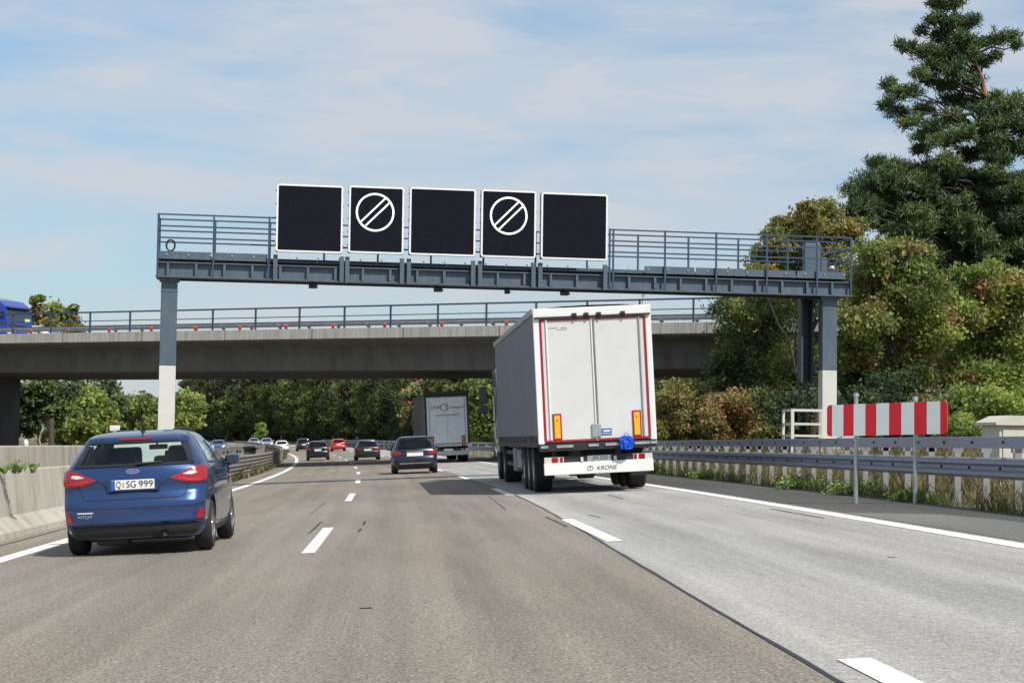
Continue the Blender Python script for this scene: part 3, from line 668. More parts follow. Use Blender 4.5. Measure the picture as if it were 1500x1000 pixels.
# white box and knob on the median wall
w1 = px(168, 627, 31.5); t = empty('marker_box', Vector((w1.x, w1.y, 1.02)), (0, 0, .2)); tag(t, 'small white box on the concrete barrier, just above the blue hatchback', 'box')
m = MB(); m.box((0, 0, .07), (.05, .05, .28)); m.build('stem', 'galv', t); m = MB(); m.box((0, 0, w1.z - 1.02), (.18, .10, .10), bev=.02); m.build('housing', 'post_white', t)
w2 = px(38, 649, 31.0); t = empty('barrier_reflector', Vector((w2.x, w2.y, 1.0)), (0, 0, .1)); tag(t, 'tiny white knob on top of the concrete barrier under the bridge pier', 'reflector')
m = MB(); m.lathe([(0, .04), (.05, .045), (.09, .04), (.12, .02), (.125, .001)], 'Z', (0, 0, .04), 12); m.build('lens', 'post_white', t, 40)
# ------------------------------------------------------------------ cars
def pchip(xs, ys):
    xs, ys = np.array(xs, float), np.array(ys, float); h = np.diff(xs); d = np.diff(ys) / h; m = np.zeros_like(ys)
    for i in range(1, len(xs) - 1):
        if d[i - 1] * d[i] > 0: m[i] = 2 * d[i - 1] * d[i] / (d[i - 1] + d[i])
    m[0], m[-1] = d[0], d[-1]
    def f(x):
        x = min(max(x, xs[0]), xs[-1]); i = min(max(int(np.searchsorted(xs, x) - 1), 0), len(h) - 1); t = (x - xs[i]) / h[i]
        return float((2*t**3-3*t*t+1)*ys[i] + (t**3-2*t*t+t)*h[i]*m[i] + (-2*t**3+3*t*t)*ys[i+1] + (t**3-t*t)*h[i]*m[i+1])
    return f
class Shell:
    """car body as stacked horizontal outlines; also maps flat outlines onto the body's surface"""
    KEYS = ('yr', 'yf', 'w', 'rr', 'rf', 'wr', 'wf', 'y1', 'y2', 'y3', 'y4', 'bul')
    def __init__(self, rows, L, tp=.035):
        self.L, self.tp = L, tp; self.z = [r[0] for r in rows]
        self.fn = {k: pchip(self.z, [r[i + 1] for r in rows]) for i, k in enumerate(self.KEYS)}
    def g(self, k, z): return self.fn[k](z)
    def tap(self, y): t = (y - self.L / 2) / (self.L / 2); return 1 - self.tp * t ** 4
    def rear(self, x, z, off=0.0):
        w, r = self.g('w', z), self.g('rr', z); ax = min(abs(x), w * .9995); y = self.g('yr', z) + self.g('bul', z) * (ax / w) ** 2
        if ax > w - r: d = ax - (w - r); y += r - math.sqrt(max(0, r * r - d * d))
        return Vector((x * self.tap(y), y, z))
    def front(self, x, z):
        w, r = self.g('w', z), self.g('rf', z); ax = min(abs(x), w * .9995); y = self.g('yf', z) - .16 * (ax / w) ** 2
        if ax > w - r: d = ax - (w - r); y -= r - math.sqrt(max(0, r * r - d * d))
        return Vector((x * self.tap(y), y, z))
    def side(self, y, z, sg=1): return Vector((sg * self.g('w', z) * self.tap(y), y, z))
    def ring(self, z):
        g = lambda k: self.g(k, z); w, rr, rf, wr, wf = g('w'), g('rr'), g('rf'), g('wr'), g('wf'); h = []
        xr = [wr * k for k in (0, .25, .5, .75, 1)] + [wr + (w - rr - wr) * .5, w - rr] + [w - rr + rr * math.sin(math.radians(a)) for a in (30, 60)]
        h += [self.rear(x, z) for x in xr]
        ya = self.rear(w, z).y; yb = self.front(w, z).y
        y1, y2, y3, y4 = g('y1'), g('y2'), g('y3'), g('y4')
        y1 = max(y1, ya + .01); y4 = min(y4, yb - .01)
        for y in (y1, (y1 + y2) / 2, y2, y3, (y3 + y4) / 2, y4): h.append(self.side(y, z))
        xf = [w - rf + rf * math.sin(math.radians(a)) for a in (60, 30)] + [w - rf, wf + (w - rf - wf) * .5] + [wf * k for k in (1, .75, .5, .25, 0)]
        h += [self.front(x, z) for x in xf]
        return h + [Vector((-p.x, p.y, p.z)) for p in h[-2:0:-1]]
    NH = 24
def make_car(name, label, rows, L, zb, zt, wheels, paintmat, glass='tint_glass', group=None, wheel_r=.31, wheel_w=.20, track=None, seats=True, side_glass=None, screen='car_glass'):
    """rows: outlines; zb, zt: window bottom and top; wheels: (rear axle y, front axle y). Local origin: ground, middle of the length."""
    sh = Shell(rows, L); root = empty(name); tag(root, label, 'car', group)
    zs = sorted(set([r[0] for r in rows] + [round(a + (b - a) * k / 3, 4) for a, b in zip(sh.z, sh.z[1:]) for k in (1, 2)]))
    lowz = [z for z in zs if z <= zb + 1e-6]; upz = [z for z in zs if z >= zb - 1e-6]
    off = Vector((0, -L / 2, 0))
    # lower shell, closed, with wheel arches cut out
    mb = MB(); N = None
    for z in lowz:
        r = sh.ring(z); N = len(r); mb.v += [tuple(p + off) for p in r]
    for i in range(len(lowz) - 1):
        for k in range(N): mb.f.append((i * N + k, i * N + (k + 1) % N, (i + 1) * N + (k + 1) % N, (i + 1) * N + k)); mb.m.append(0)
    top = len(lowz) - 1; c = len(mb.v)
    ins = [Vector((p.x * .93, (p.y - L / 2) * .965 + 0, zb - .05)) for p in sh.ring(zb)]; mb.v += [tuple(p) for p in ins]
    for k in range(N): mb.f.append((top * N + k, top * N + (k + 1) % N, c + (k + 1) % N, c + k)); mb.m.append(1)
    mb.f.append(tuple(range(c, c + N))); mb.m.append(1)
    mb.f.append(tuple(range(N - 1, -1, -1))); mb.m.append(1)
    body = mb.build('body', [paintmat, 'interior'], root)
    cut = MB(); wmax = max(r[3] for r in rows)
    for y in wheels:
        for sg in (-1, 1): cut.lathe([(sg * (wmax - .30), .001), (sg * (wmax - .30), wheel_r + .055), (sg * (wmax + .2), wheel_r + .055), (sg * (wmax + .2), .001)], 'X', (0, y - L / 2, wheel_r), 32)
    co = cut.build('cutter', ['interior'], None); md = body.modifiers.new('arches', 'BOOLEAN'); md.operation = 'DIFFERENCE'; md.object = co; md.solver = 'EXACT'
    try: md.material_mode = 'TRANSFER'
    except Exception: pass
    bpy.context.view_layer.update()
    me = bpy.data.meshes.new_from_object(body.evaluated_get(bpy.context.evaluated_depsgraph_get()))
    body.modifiers.clear(); body.data = me; bpy.data.objects.remove(co)
    # upper shell: roof and pillars, window areas left open
    up = MB(); gl = {'rear': MB(), 'side_l': MB(), 'side_r': MB(), 'front': MB(), 'q_l': MB(), 'q_r': MB()}
    rings = [[p + off for p in sh.ring(z)] for z in upz]; H = Shell.NH
    def sect(k):
        kk = k if k < H else N - 1 - k
        if kk in (0, 1, 2, 3): return 'rear'
        if kk in (9, 10): return 'q_r' if k < H else 'q_l'
        if kk in (12, 13): return 'side_r' if k < H else 'side_l'
        if kk >= H - 5: return 'front'
    H = N // 2
    def sect(k):
        kk = k if k < H else N - 1 - k; s_ = '_r' if k < H else '_l'
        if kk <= 3: return 'rear'
        if kk in (9, 10): return 'q' + s_
        if kk in (12, 13): return 'side' + s_
        if kk >= H - 4: return 'front'
        return None
    for i in range(len(upz) - 1):
        inwin = upz[i] >= zb - 1e-6 and upz[i + 1] <= zt + 1e-6
        for k in range(N):
            q = [rings[i][k], rings[i][(k + 1) % N], rings[i + 1][(k + 1) % N], rings[i + 1][k]]
            s_ = sect(k) if inwin else None
            if s_ is None: up.add(q, [(0, 1, 2, 3)])
            else: gl[s_].add(q, [(0, 1, 2, 3)])
    up.add(rings[-1], [tuple(range(N))])
    bm = bmesh.new(); bm.from_mesh(me)
    um = up.build('upper', [paintmat, 'interior'], None); bm.from_mesh(um.data); bpy.data.objects.remove(um)
    bmesh.ops.remove_doubles(bm, verts=bm.verts[:], dist=.0008); bmesh.ops.recalc_face_normals(bm, faces=bm.faces[:]); bm.to_mesh(me); bm.free()
    me.polygons.foreach_set('use_smooth', [True] * len(me.polygons)); me.set_sharp_from_angle(angle=math.radians(33))
    names = {'rear': ('rear_window', glass), 'front': ('windscreen', screen), 'side_l': ('side_window', side_glass or glass), 'side_r': ('side_window', side_glass or glass), 'q_l': ('side_window', side_glass or glass), 'q_r': ('side_window', side_glass or glass)}
    for k, b in gl.items():
        bm = bmesh.new(); o = b.build(names[k][0], names[k][1], root); bm.from_mesh(o.data); bmesh.ops.remove_doubles(bm, verts=bm.verts[:], dist=.0008); bmesh.ops.recalc_face_normals(bm, faces=bm.faces[:]); bm.to_mesh(o.data); bm.free()
        o.data.polygons.foreach_set('use_smooth', [True] * len(o.data.polygons))
    # wheels
    tr = track or (wmax - wheel_w / 2 - .02)
    for y in wheels:
        for sg in (-1, 1):
            m = MB(); ww, R_ = wheel_w, wheel_r
            m.lathe([(-ww/2, R_*.62), (-ww/2, R_*.9), (-ww/2+.03, R_*.985), (-ww*.2, R_), (ww*.2, R_), (ww/2-.03, R_*.985), (ww/2, R_*.9), (ww/2, R_*.62)], 'X', (0, 0, 0), 30)
            wv = m.build('wheel', 'rubber', root, 40, loc=(sg * tr, y - L / 2, R_)); wv.name = 'wheel'
            m = MB(); f = sg * (ww / 2 - .012)
            m.lathe([(f, R_ * .64), (f + sg * .004, R_ * .60), (f - sg * .03, R_ * .57), (f - sg * .06, R_ * .1)], 'X', (0, 0, 0), 30, 1); m.lathe([(f, R_ * .66), (f + sg * .008, R_ * .62), (f - sg * .02, R_ * .57)], 'X', (0, 0, 0), 30, 0)
            for k in range(5):
                a = 2 * math.pi * k / 5 + .3
                for da in (-.13, .13): m.bar((f - sg * .012, math.cos(a) * R_ * .1, math.sin(a) * R_ * .1), (f - sg * .006, math.cos(a + da) * R_ * .6, math.sin(a + da) * R_ * .6), .035, .022, 0, up=(1, 0, 0))
            m.lathe([(f + sg * .004, .001), (f + sg * .004, R_ * .15), (f - sg * .02, R_ * .17)], 'X', (0, 0, 0), 14)
            m.build('rim', ['rim', 'black_plastic'], wv, 40)
    # seats and steering side silhouettes
    if seats:
        yb = (wheels[0] + wheels[1]) / 2 - L / 2
        for x in (-.36, .36):
            m = MB(); m.box((x * 1.05, yb + .10, zb + .04), (.42, .13, .36), rot=None, bev=.05); m.box((x, yb + .05, zb + .36), (.24, .09, .17), bev=.035); m.build('seat', 'interior', root)
            m = MB(); m.box((x, yb - .85, zb + .0), (.5, .12, .2), bev=.05); m.box((x, yb - .88, zb + .11), (.22, .08, .10), bev=.03); m.build('seat', 'interior', root)
    return root, sh, off
def patch(sh, off, mapf, poly, d, res=.035):
    """an outline laid on the body surface, standing d metres proud of it; returns an MB"""
    pts = []
    for (a, b), (c, e) in zip(poly, poly[1:] + poly[:1]):
        n = max(1, int(math.hypot(c - a, e - b) / res)); pts += [(a + (c - a) * k / n, b + (e - b) * k / n) for k in range(n)]
    nb = len(pts); xs = [p[0] for p in pts]; zs = [p[1] for p in pts]
    def inside(x, y):
        r = False
        for (a, b), (c, e) in zip(poly, poly[1:] + poly[:1]):
            if (b > y) != (e > y) and x < (c - a) * (y - b) / (e - b) + a: r = not r
        return r
    g = []
    x = min(xs) + res * .6
    while x < max(xs):
        z = min(zs) + res * .6
        while z < max(zs):
            if inside(x, z) and min((x - p[0]) ** 2 + (z - p[1]) ** 2 for p in pts) > (res * .45) ** 2: g.append((x, z))
            z += res
        x += res
    V, E, Fc, *_ = geometry.delaunay_2d_cdt([Vector(p) for p in pts + g], [], [list(range(nb))], 1, 1e-5)
    e = 1e-3; out = MB(); vs = []
    sgn = None
    for p in V:
        q = mapf(p.x, p.y); n = (mapf(p.x + e, p.y) - q).cross(mapf(p.x, p.y + e) - q).normalized()
        cdir = q - Vector((0, sh.L / 2, .6))
        if n.dot(cdir) < 0: n = -n
        vs.append((q + n * d + off, q - n * .01 + off))
    m = len(V); edge = {}
    for f in Fc:
        for a, b in zip(f, list(f[1:]) + [f[0]]): edge[tuple(sorted((a, b)))] = edge.get(tuple(sorted((a, b))), 0) + 1
    fs = [tuple(f) for f in Fc] + [(a, b, m + b, m + a) for (a, b), k in edge.items() if k == 1]
    out.add([v[0] for v in vs] + [v[1] for v in vs], fs); return out
def bent(sh, off, mapf, path, w, d):
    """a thin strip along a path on the surface"""
    out = MB()
    for (a, b), (c, e) in zip(path, path[1:]):
        n = max(1, int(math.hypot(c - a, e - b) / .05)); L_ = math.hypot(c - a, e - b); nx, nz = -(e - b) / L_ * w / 2, (c - a) / L_ * w / 2
        for k in range(n):
            x0, z0, x1, z1 = a + (c - a) * k / n, b + (e - b) * k / n, a + (c - a) * (k + 1) / n, b + (e - b) * (k + 1) / n
            q = []
            for x, z in ((x0 + nx, z0 + nz), (x1 + nx, z1 + nz), (x1 - nx, z1 - nz), (x0 - nx, z0 - nz)):
                p = mapf(x, z); cd = p - Vector((0, sh.L / 2, .6)); nn = (mapf(x + .001, z) - p).cross(mapf(x, z + .001) - p).normalized()
                if nn.dot(cd) < 0: nn = -nn
                q.append(p + nn * d + off)
            out.add(q, [(0, 1, 2, 3)])
    return out
def mir(poly): return [(-x, z) for x, z in poly][::-1]
def mirror_pair(root, x, y, z, pm, both=True, k=1.0):
    for sg in ((-1, 1) if both else (1,)):
        m = MB(); m.box((sg * (x + .10 * k), y, z), (.20 * k, .16 * k, .15 * k), bev=.06 * k); m.bar((sg * (x - .05), y, z - .07), (sg * (x + .08 * k), y, z - .06), .06, .05, 0)
        o = m.build('side_mirror', pm, root, 40)
        m = MB(); m.box((sg * (x + .10 * k), y - .077 * k, z), (.15 * k, .03, .105 * k), bev=.012); m.build('mirror_glass', 'mirror_dark', o)
def plate(root, sh, off, z, w=.52, h=.11, txt=None, x=0.0, recess=.0, front=False, mapf=None):
    p = (sh.front(x, z) if front else sh.rear(x, z)) + off; sg = 1 if front else -1; y = p.y + sg * (.022 - recess)
    m = MB(); m.box((x, y, z), (w, .012, h), bev=.004); o = m.build('number_plate', 'plate_white', root)
    if txt:
        m = MB(); m.box((x - w / 2 + .022, y - .008, z), (.044, .006, h - .006)); m.build('country_band', 'plate_blue', o)
        for t, tx, tw in txt:
            vs, fs = text_mesh(t, h * .98, .0015, width=tw); q = MB(); q.add([v + Vector((x + tx, y - .0085, z)) for v in vs], fs); q.build('lettering', 'letter_black', o, fix=False)
    return o

# ---- the blue hatchback next to the median
#        z    yr    yf    w    rr   rf   wr   wf    y1    y2    y3    y4   bul
FI = [(.20, .16, 3.90, .76, .16, .20, .52, .50, .62, 1.75, 1.82, 2.95, .08),
      (.27, .07, 3.98, .815, .17, .25, .52, .50, .62, 1.75, 1.82, 2.95, .10),
      (.355, .045, 4.02, .838, .17, .28, .52, .50, .62, 1.75, 1.82, 2.95, .11),
      (.395, -.004, 4.03, .850, .17, .29, .52, .50, .62, 1.75, 1.82, 2.95, .11),
      (.50, .00, 4.04, .858, .17, .30, .52, .50, .64, 1.75, 1.82, 2.95, .11),
      (.60, .00, 4.03, .862, .16, .30, .52, .50, .66, 1.75, 1.82, 2.95, .11),
      (.675, .035, 4.00, .864, .16, .30, .52, .50, .67, 1.75, 1.82, 2.95, .11),
      (.76, .075, 3.90, .866, .15, .32, .54, .52, .68, 1.75, 1.82, 2.95, .12),
      (.89, .07, 3.72, .862, .14, .30, .58, .56, .70, 1.75, 1.82, 2.95, .13),
      (.98, .085, 3.35, .848, .14, .22, .62, .60, .74, 1.75, 1.82, 2.92, .14),
      (1.055, .115, 3.04, .815, .15, .14, .665, .64, .80, 1.75, 1.82, 2.86, .15),
      (1.15, .22, 2.78, .765, .15, .13, .64, .62, .86, 1.74, 1.80, 2.60, .14),
      (1.24, .325, 2.56, .712, .15, .12, .60, .585, .92, 1.73, 1.79, 2.40, .13),
      (1.318, .405, 2.32, .655, .14, .11, .545, .54, 1.02, 1.72, 1.78, 2.18, .11),
      (1.385, .43, 2.18, .605, .12, .11, .50, .50, 1.02, 1.60, 1.75, 2.05, .08),
      (1.43, .62, 2.00, .545, .14, .12, .40, .42, 1.05, 1.50, 1.60, 1.85, .06),
      (1.455, .85, 1.80, .46, .16, .14, .30, .32, 1.08, 1.40, 1.50, 1.65, .04),
      (1.470, 1.10, 1.60, .33, .14, .14, .18, .18, 1.24, 1.34, 1.40, 1.48, .0)]
pb = paint('paint_blue', (0.018, 0.055, 0.172), .55, .25)
car, sh, off = make_car('hatchback', 'blue five door hatchback driving beside the concrete barrier', FI, 4.04, 1.055, 1.318, (.72, 3.20), pb, 'tint_glass', wheel_r=.305, wheel_w=.20, screen='brightened_glass')
RM = sh.rear
def part(name, polys, m, parent, d=.006, mapf=RM, **kw):
    mb = MB()
    for p in polys:
        b = patch(sh, off, mapf, p, d, **kw); mb.add(b.v, b.f)
    return mb.build(name, m, parent, 40)
# dark lower valance, window surround, spoiler lip
part('bumper_valance', [[(-.70, .225), (.70, .225), (.78, .33), (.76, .355), (-.76, .355), (-.78, .33)]], 'black_plastic', car, .008)
part('window_surround', [[(-.69, 1.042), (.69, 1.042), (.675, 1.07), (-.675, 1.07)], [(-.56, 1.312), (.56, 1.312), (.52, 1.345), (-.52, 1.345)], [(.645, 1.05), (.715, 1.05), (.595, 1.33), (.53, 1.33)], [(-.715, 1.05), (-.645, 1.05), (-.53, 1.33), (-.595, 1.33)]], 'window_band', car, .012)
LT = [(.43, .893), (.50, .868), (.62, .838), (.78, .832), (.842, .845), (.846, .92), (.838, 1.0), (.79, 1.022), (.68, 1.0), (.57, .945)]
for pl in (LT, mir(LT)):
    o = part('tail_light', [pl], 'lamp_red', car, .016); s_ = 1 if pl is LT else -1
    q = [(.58, .925), (.68, .915), (.745, .93), (.73, .958), (.66, .955)]
    part('reversing_lamp', [q if s_ > 0 else mir(q)], 'lamp_clear', o, .020)
    q = [(.53, .885), (.64, .858), (.80, .852), (.80, .864), (.65, .872), (.55, .895)]
    part('light_strip', [q if s_ > 0 else mir(q)], 'red_reflect', o, .0195)
RF = [(.735, .405), (.80, .41), (.825, .50), (.79, .525), (.765, .50)]
for pl in (RF, mir(RF)): part('rear_reflector', [pl], 'lamp_red', car, .012)
part('brake_light', [[(-.20, 1.352), (.20, 1.352), (.20, 1.370), (-.20, 1.370)]], 'lamp_red', car, .022)
# tailgate number recess and seams
def gap(mapf, pth, w_=.009):
    b = bent(sh, off, mapf, pth, w_, .004); b.build('panel_gap', 'interior', car)
for pth in ([(-.665, .83), (-.60, .68), (-.56, .665), (.56, .665), (.60, .68), (.665, .83)], [(-.44, .895), (-.35, .84), (-.30, .745), (.30, .745), (.35, .84), (.44, .895)]):
    gap(RM, pth)
gap(RM, [(-.84, .575), (-.70, .56), (.70, .56), (.84, .575)], .006)
for sg in (1, -1):
    SM = lambda y, z, sg=sg: sh.side(y, z, sg)
    for pth in ([(1.06, 1.05), (1.0, .85), (1.12, .55), (1.2, .33), (1.78, .30)], [(1.785, 1.05), (1.78, .30), (2.72, .30), (2.80, .55), (2.80, 1.04)]):
        gap(SM, pth, .010)
for sg in (1, -1):
    SM = lambda y, z, sg=sg: sh.side(y, z, sg)
    for y in (1.16, 1.98): part('door_handle', [[(y, .855), (y + .2, .86), (y + .2, .885), (y, .88)]], pb, car, .03, SM)
    part('sill', [[(1.05, .20), (2.85, .20), (2.85, .275), (1.05, .275)]], 'black_plastic', car, .012, SM)
    part('window_trim', [[(.84, 1.04), (2.84, 1.04), (2.84, 1.058), (.84, 1.058)]], 'black_plastic', car, .01, SM)
    for y0, y1 in ((1.755, 1.825),): part('pillar_cover', [[(y0 - .03, 1.055), (y1 + .03, 1.055), (y1 - .01, 1.318), (y0 - .06, 1.318)]], 'black_plastic', car, .006, SM)
plate(car, sh, off, .832, .50, .112, [('Q', -.165, .052), ('SG', -.018, .108), ('999', .152, .165)], x=-.0)
pz_ = sh.rear(0, .832) + off; m = MB()
for z in (.848, .816): m.lathe([(0, .001), (0, .009), (.004, .009), (.004, .001)], 'Y', (-.108, pz_.y - .036, z), 10)
m.build('plate_seal', 'red_reflect', car)
m = MB(); m.box((0, pz_.y + .0, .832), (.60, .05, .165), bev=.02); m.build('plate_recess', pb, car)
# oval badge with its script, sticker, wiper, aerial, exhaust
c_ = sh.rear(0, .985) + off
m = MB(); vs = [(.078 * math.cos(t), .031 * math.sin(t)) for t in np.linspace(0, 2 * math.pi, 28)[:-1]]; m.prism([(x, .985 + z) for x, z in vs], c_.y - .016, c_.y + .03); bo_ = m.build('badge', 'chrome', car)
m = MB(); m.prism([(x * .88, .985 + z * .80) for x, z in vs], c_.y - .019, c_.y + .02); m.build('badge_field', 'plate_blue', bo_)
v_, f_ = text_mesh('Ford', .05, .001, shear=.3, width=.10); q = MB(); q.add([v + Vector((0, c_.y - .0205, .985)) for v in v_], f_); q.build('lettering', 'chrome', bo_, fix=False)
st = MB()
for t, z, w_, sz in (('MOTZ JMT', .475, .18, .045),):
    v_, f_ = text_mesh(t, sz, .001, width=w_); st.add([(lambda p: (p.x, p.y - .012, p.z))(sh.rear(v.x - .56, z) + off) if False else tuple(sh.rear(v.x - .58, z + v.z) + off + Vector((-.002, -.012, 0))) for v in v_], f_)
b = patch(sh, off, RM, [(-.675, .513), (-.485, .513), (-.485, .525), (-.675, .525)], .006); st.add(b.v, b.f)
st.build('dealer_sticker', 'plate_white', car, fix=False)
wp = sh.rear(0, 1.06) + off; m = MB(); m.tube([wp + Vector((0, -.03, -.02)), wp + Vector((.03, -.035, .01)), sh.rear(.34, 1.085) + off + Vector((0, -.03, 0))], [.016, .013, .008], 8); m.lathe([(0, .001), (0, .03), (.03, .022), (.04, .001)], 'Y', wp + Vector((0, -.035, -.015)), 12); m.build('wiper', 'black_plastic', car, 40)
m = MB(); m.box((.03, .83 - 2.02, 1.458), (.05, .09, .03), bev=.01); m.tube([(.03, .83 - 2.02, 1.47), (.03, .52 - 2.02, 1.78)], [.010, .006], 6); m.build('aerial', 'black_plastic', car)
m = MB(); m.lathe([(-.02, .045), (.20, .045), (.20, .037), (-.0, .035), (.01, .001)], 'Y', (.36, .06 - 2.02, .245), 16); m.build('exhaust_pipe', 'dark_metal', car, 40)
m = MB(); m.box((0, .75 - 2.02, .22), (1.2, .5, .12), bev=.03); m.box((-.3, .45 - 2.02, .2), (.38, .28, .16), bev=.04); m.box((0, 2.0 - 2.02, .22), (1.3, 3.0, .08)); m.build('underbody', 'black_plastic', car)
m = MB(); m.bar((.0, 2.25 - 2.02, 1.29), (.0, 2.30 - 2.02, 1.33), .02, .02); m.box((.02, 2.24 - 2.02, 1.265), (.24, .03, .065), bev=.015); m.build('cabin_mirror', 'interior', car)
mirror_pair(car, .83, 2.62 - 2.02, 1.06, pb)
FM = sh.front; HL = [(.42, .70), (.74, .69), (.80, .78), (.70, .82), (.50, .76)]
for pl in (HL, mir(HL)): part('headlight', [pl], 'lamp_clear', car, .01, FM)
part('grille', [[(-.5, .40), (.5, .40), (.55, .60), (-.55, .60)]], 'black_plastic', car, .008, FM)
def place(root, s, u, lean=0.0, yaw=0.0, rev=False):
    root.location = P(s, u); root.rotation_euler = (0, (-BETA if not rev else BETA) - lean, heading(s) + yaw + (math.pi if rev else 0))
place(car, 21.05 + 2.02, -3.17, .012)

# ---- generic traffic
def rows_for(kind):
    if kind == 'suv':      # tall, upright tailgate
        return 4.45, 1.06, 1.48, .36, (.82, 3.46), [
        (.26, .12, 4.30, .80, .16, .22, .56, .5, .7, 1.95, 2.02, 3.2, .08), (.40, .02, 4.40, .90, .17, .28, .56, .5, .7, 1.95, 2.02, 3.2, .10), (.62, .0, 4.43, .92, .17, .3, .56, .5, .7, 1.95, 2.02, 3.2, .11), (.80, .06, 4.36, .925, .16, .3, .6, .54, .72, 1.95, 2.02, 3.2, .12),
        (.95, .07, 4.15, .92, .15, .3, .64, .58, .74, 1.95, 2.02, 3.2, .13), (1.06, .11, 3.25, .885, .15, .16, .70, .68, .80, 1.95, 2.02, 3.05, .14), (1.28, .27, 2.85, .80, .15, .14, .66, .63, .88, 1.94, 2.0, 2.7, .13), (1.48, .42, 2.45, .70, .14, .12, .57, .56, 1.0, 1.93, 1.98, 2.32, .10),
        (1.56, .42, 2.3, .645, .13, .12, .5, .5, 1.02, 1.8, 1.9, 2.2, .08), (1.61, .65, 2.1, .55, .15, .14, .38, .4, 1.05, 1.6, 1.7, 1.95, .05), (1.635, 1.1, 1.75, .36, .15, .15, .2, .2, 1.3, 1.4, 1.45, 1.6, .0)]
    if kind == 'estate':
        return 4.70, .96, 1.33, .33, (.95, 3.75), [
        (.22, .12, 4.55, .78, .16, .22, .54, .5, .8, 2.0, 2.07, 3.3, .08), (.36, .02, 4.66, .88, .17, .28, .54, .5, .8, 2.0, 2.07, 3.3, .11), (.56, .0, 4.69, .905, .17, .3, .54, .5, .8, 2.0, 2.07, 3.3, .12), (.72, .05, 4.55, .91, .16, .3, .58, .54, .8, 2.0, 2.07, 3.3, .13),
        (.86, .06, 4.2, .90, .15, .3, .62, .58, .8, 2.0, 2.07, 3.3, .14), (.96, .12, 3.45, .87, .15, .16, .68, .66, .85, 2.0, 2.07, 3.2, .15), (1.14, .36, 3.0, .77, .15, .14, .62, .60, .95, 1.98, 2.05, 2.85, .13), (1.33, .58, 2.6, .66, .14, .12, .53, .54, 1.1, 1.96, 2.02, 2.45, .10),
        (1.40, .62, 2.4, .60, .13, .12, .46, .46, 1.12, 1.85, 1.95, 2.25, .08), (1.44, .85, 2.2, .5, .15, .14, .34, .36, 1.2, 1.7, 1.8, 2.0, .05), (1.46, 1.3, 1.85, .33, .15, .15, .18, .2, 1.5, 1.6, 1.65, 1.7, .0)]
    return 4.25, 1.0, 1.36, .32, (.76, 3.36), [
        (.22, .14, 4.10, .78, .16, .22, .54, .5, .66, 1.85, 1.92, 3.1, .08), (.36, .02, 4.2, .87, .17, .28, .54, .5, .66, 1.85, 1.92, 3.1, .11), (.58, .0, 4.23, .885, .17, .3, .54, .5, .66, 1.85, 1.92, 3.1, .12), (.74, .06, 4.1, .888, .16, .3, .58, .54, .68, 1.85, 1.92, 3.1, .13),
        (.90, .06, 3.7, .88, .15, .3, .62, .58, .70, 1.85, 1.92, 3.1, .14), (1.0, .10, 3.15, .85, .15, .16, .68, .66, .76, 1.85, 1.92, 2.95, .15), (1.18, .26, 2.75, .76, .15, .14, .64, .60, .86, 1.84, 1.9, 2.6, .13), (1.36, .40, 2.35, .65, .14, .12, .54, .54, 1.0, 1.82, 1.88, 2.22, .10),
        (1.42, .42, 2.2, .6, .13, .12, .48, .46, 1.02, 1.7, 1.8, 2.08, .08), (1.47, .65, 2.0, .5, .15, .14, .34, .36, 1.05, 1.5, 1.6, 1.85, .05), (1.49, 1.1, 1.65, .33, .15, .15, .18, .2, 1.3, 1.36, 1.42, 1.55, .0)]
def traffic(kind, name, label, pm, s, u, front=False, chrome=False, plate_k=1.0, lean=0.008, yaw=0.0, rev=False, lights='lamp_red', glass='dark_glass'):
    global sh, off
    L, zb, zt, wr, wh, rows = rows_for(kind)
    root, sh, off = make_car(name, label, rows, L, zb, zt, wh, pm, glass, 'cars in the traffic ahead', wheel_r=wr, wheel_w=.22, seats=False, side_glass='dark_glass')
    k = zb - 1.0; RM_ = sh.rear
    part('bumper_valance', [[(-.66, .26), (.66, .26), (.76, .36 + k * .5), (-.76, .36 + k * .5)]], 'black_plastic', root, .01, RM_, res=.08)
    w = rows[4][3]; LT = [(w - .36, .80 + k), (w - .10, .77 + k), (w - .02, .82 + k), (w - .03, .93 + k), (w - .12, .95 + k), (w - .34, .88 + k)]
    for pl in (LT, mir(LT)): part('tail_light', [pl], lights, root, .018, RM_, res=.06)
    plate(root, sh, off, .78 + k, .52 * plate_k, .12 * plate_k)
    if chrome: part('chrome_strip', [[(-.62, .385 + k), (.62, .385 + k), (.66, .42 + k), (-.66, .42 + k)]], 'chrome', root, .02, RM_, res=.1)
    m = MB(); m.tube([sh.rear(x, .905 + k) + off + Vector((0, -.014, 0)) for x in (-.36, 0, .36)], .012, 6); m.build('trim_bar', 'chrome', root)
    HL = [(w - .40, .66 + k), (w - .12, .66 + k), (w - .06, .76 + k), (w - .3, .76 + k)]
    for pl in (HL, mir(HL)): part('headlight', [pl], 'lamp_clear' if not front else 'headlamp_on', root, .012, sh.front, res=.08)
    part('grille', [[(-.5, .40), (.5, .40), (.54, .62), (-.54, .62)]], 'black_plastic', root, .01, sh.front, res=.1)
    if front: plate(root, sh, off, .46, front=True)
    m = MB(); m.box((0, 0, .26), (1.4, L * .78, .12), bev=.03); m.build('underbody', 'black_plastic', root)
    mirror_pair(root, rows[5][3] - .01, wh[1] - .75 - L / 2, zb + .04, pm, k=1.05)
    place(root, s, u, lean, yaw, rev); return root
mat('headlamp_on', (.8, .8, .8), .2, emit=(1, .97, .9), estr=2.0)
p_navy = paint('paint_navy', (0.012, 0.016, 0.035), .4, .25); p_black = paint('paint_black', (0.010, 0.010, 0.012), .3, .25); p_grey = paint('paint_graphite', (0.045, 0.048, 0.055), .5, .3)
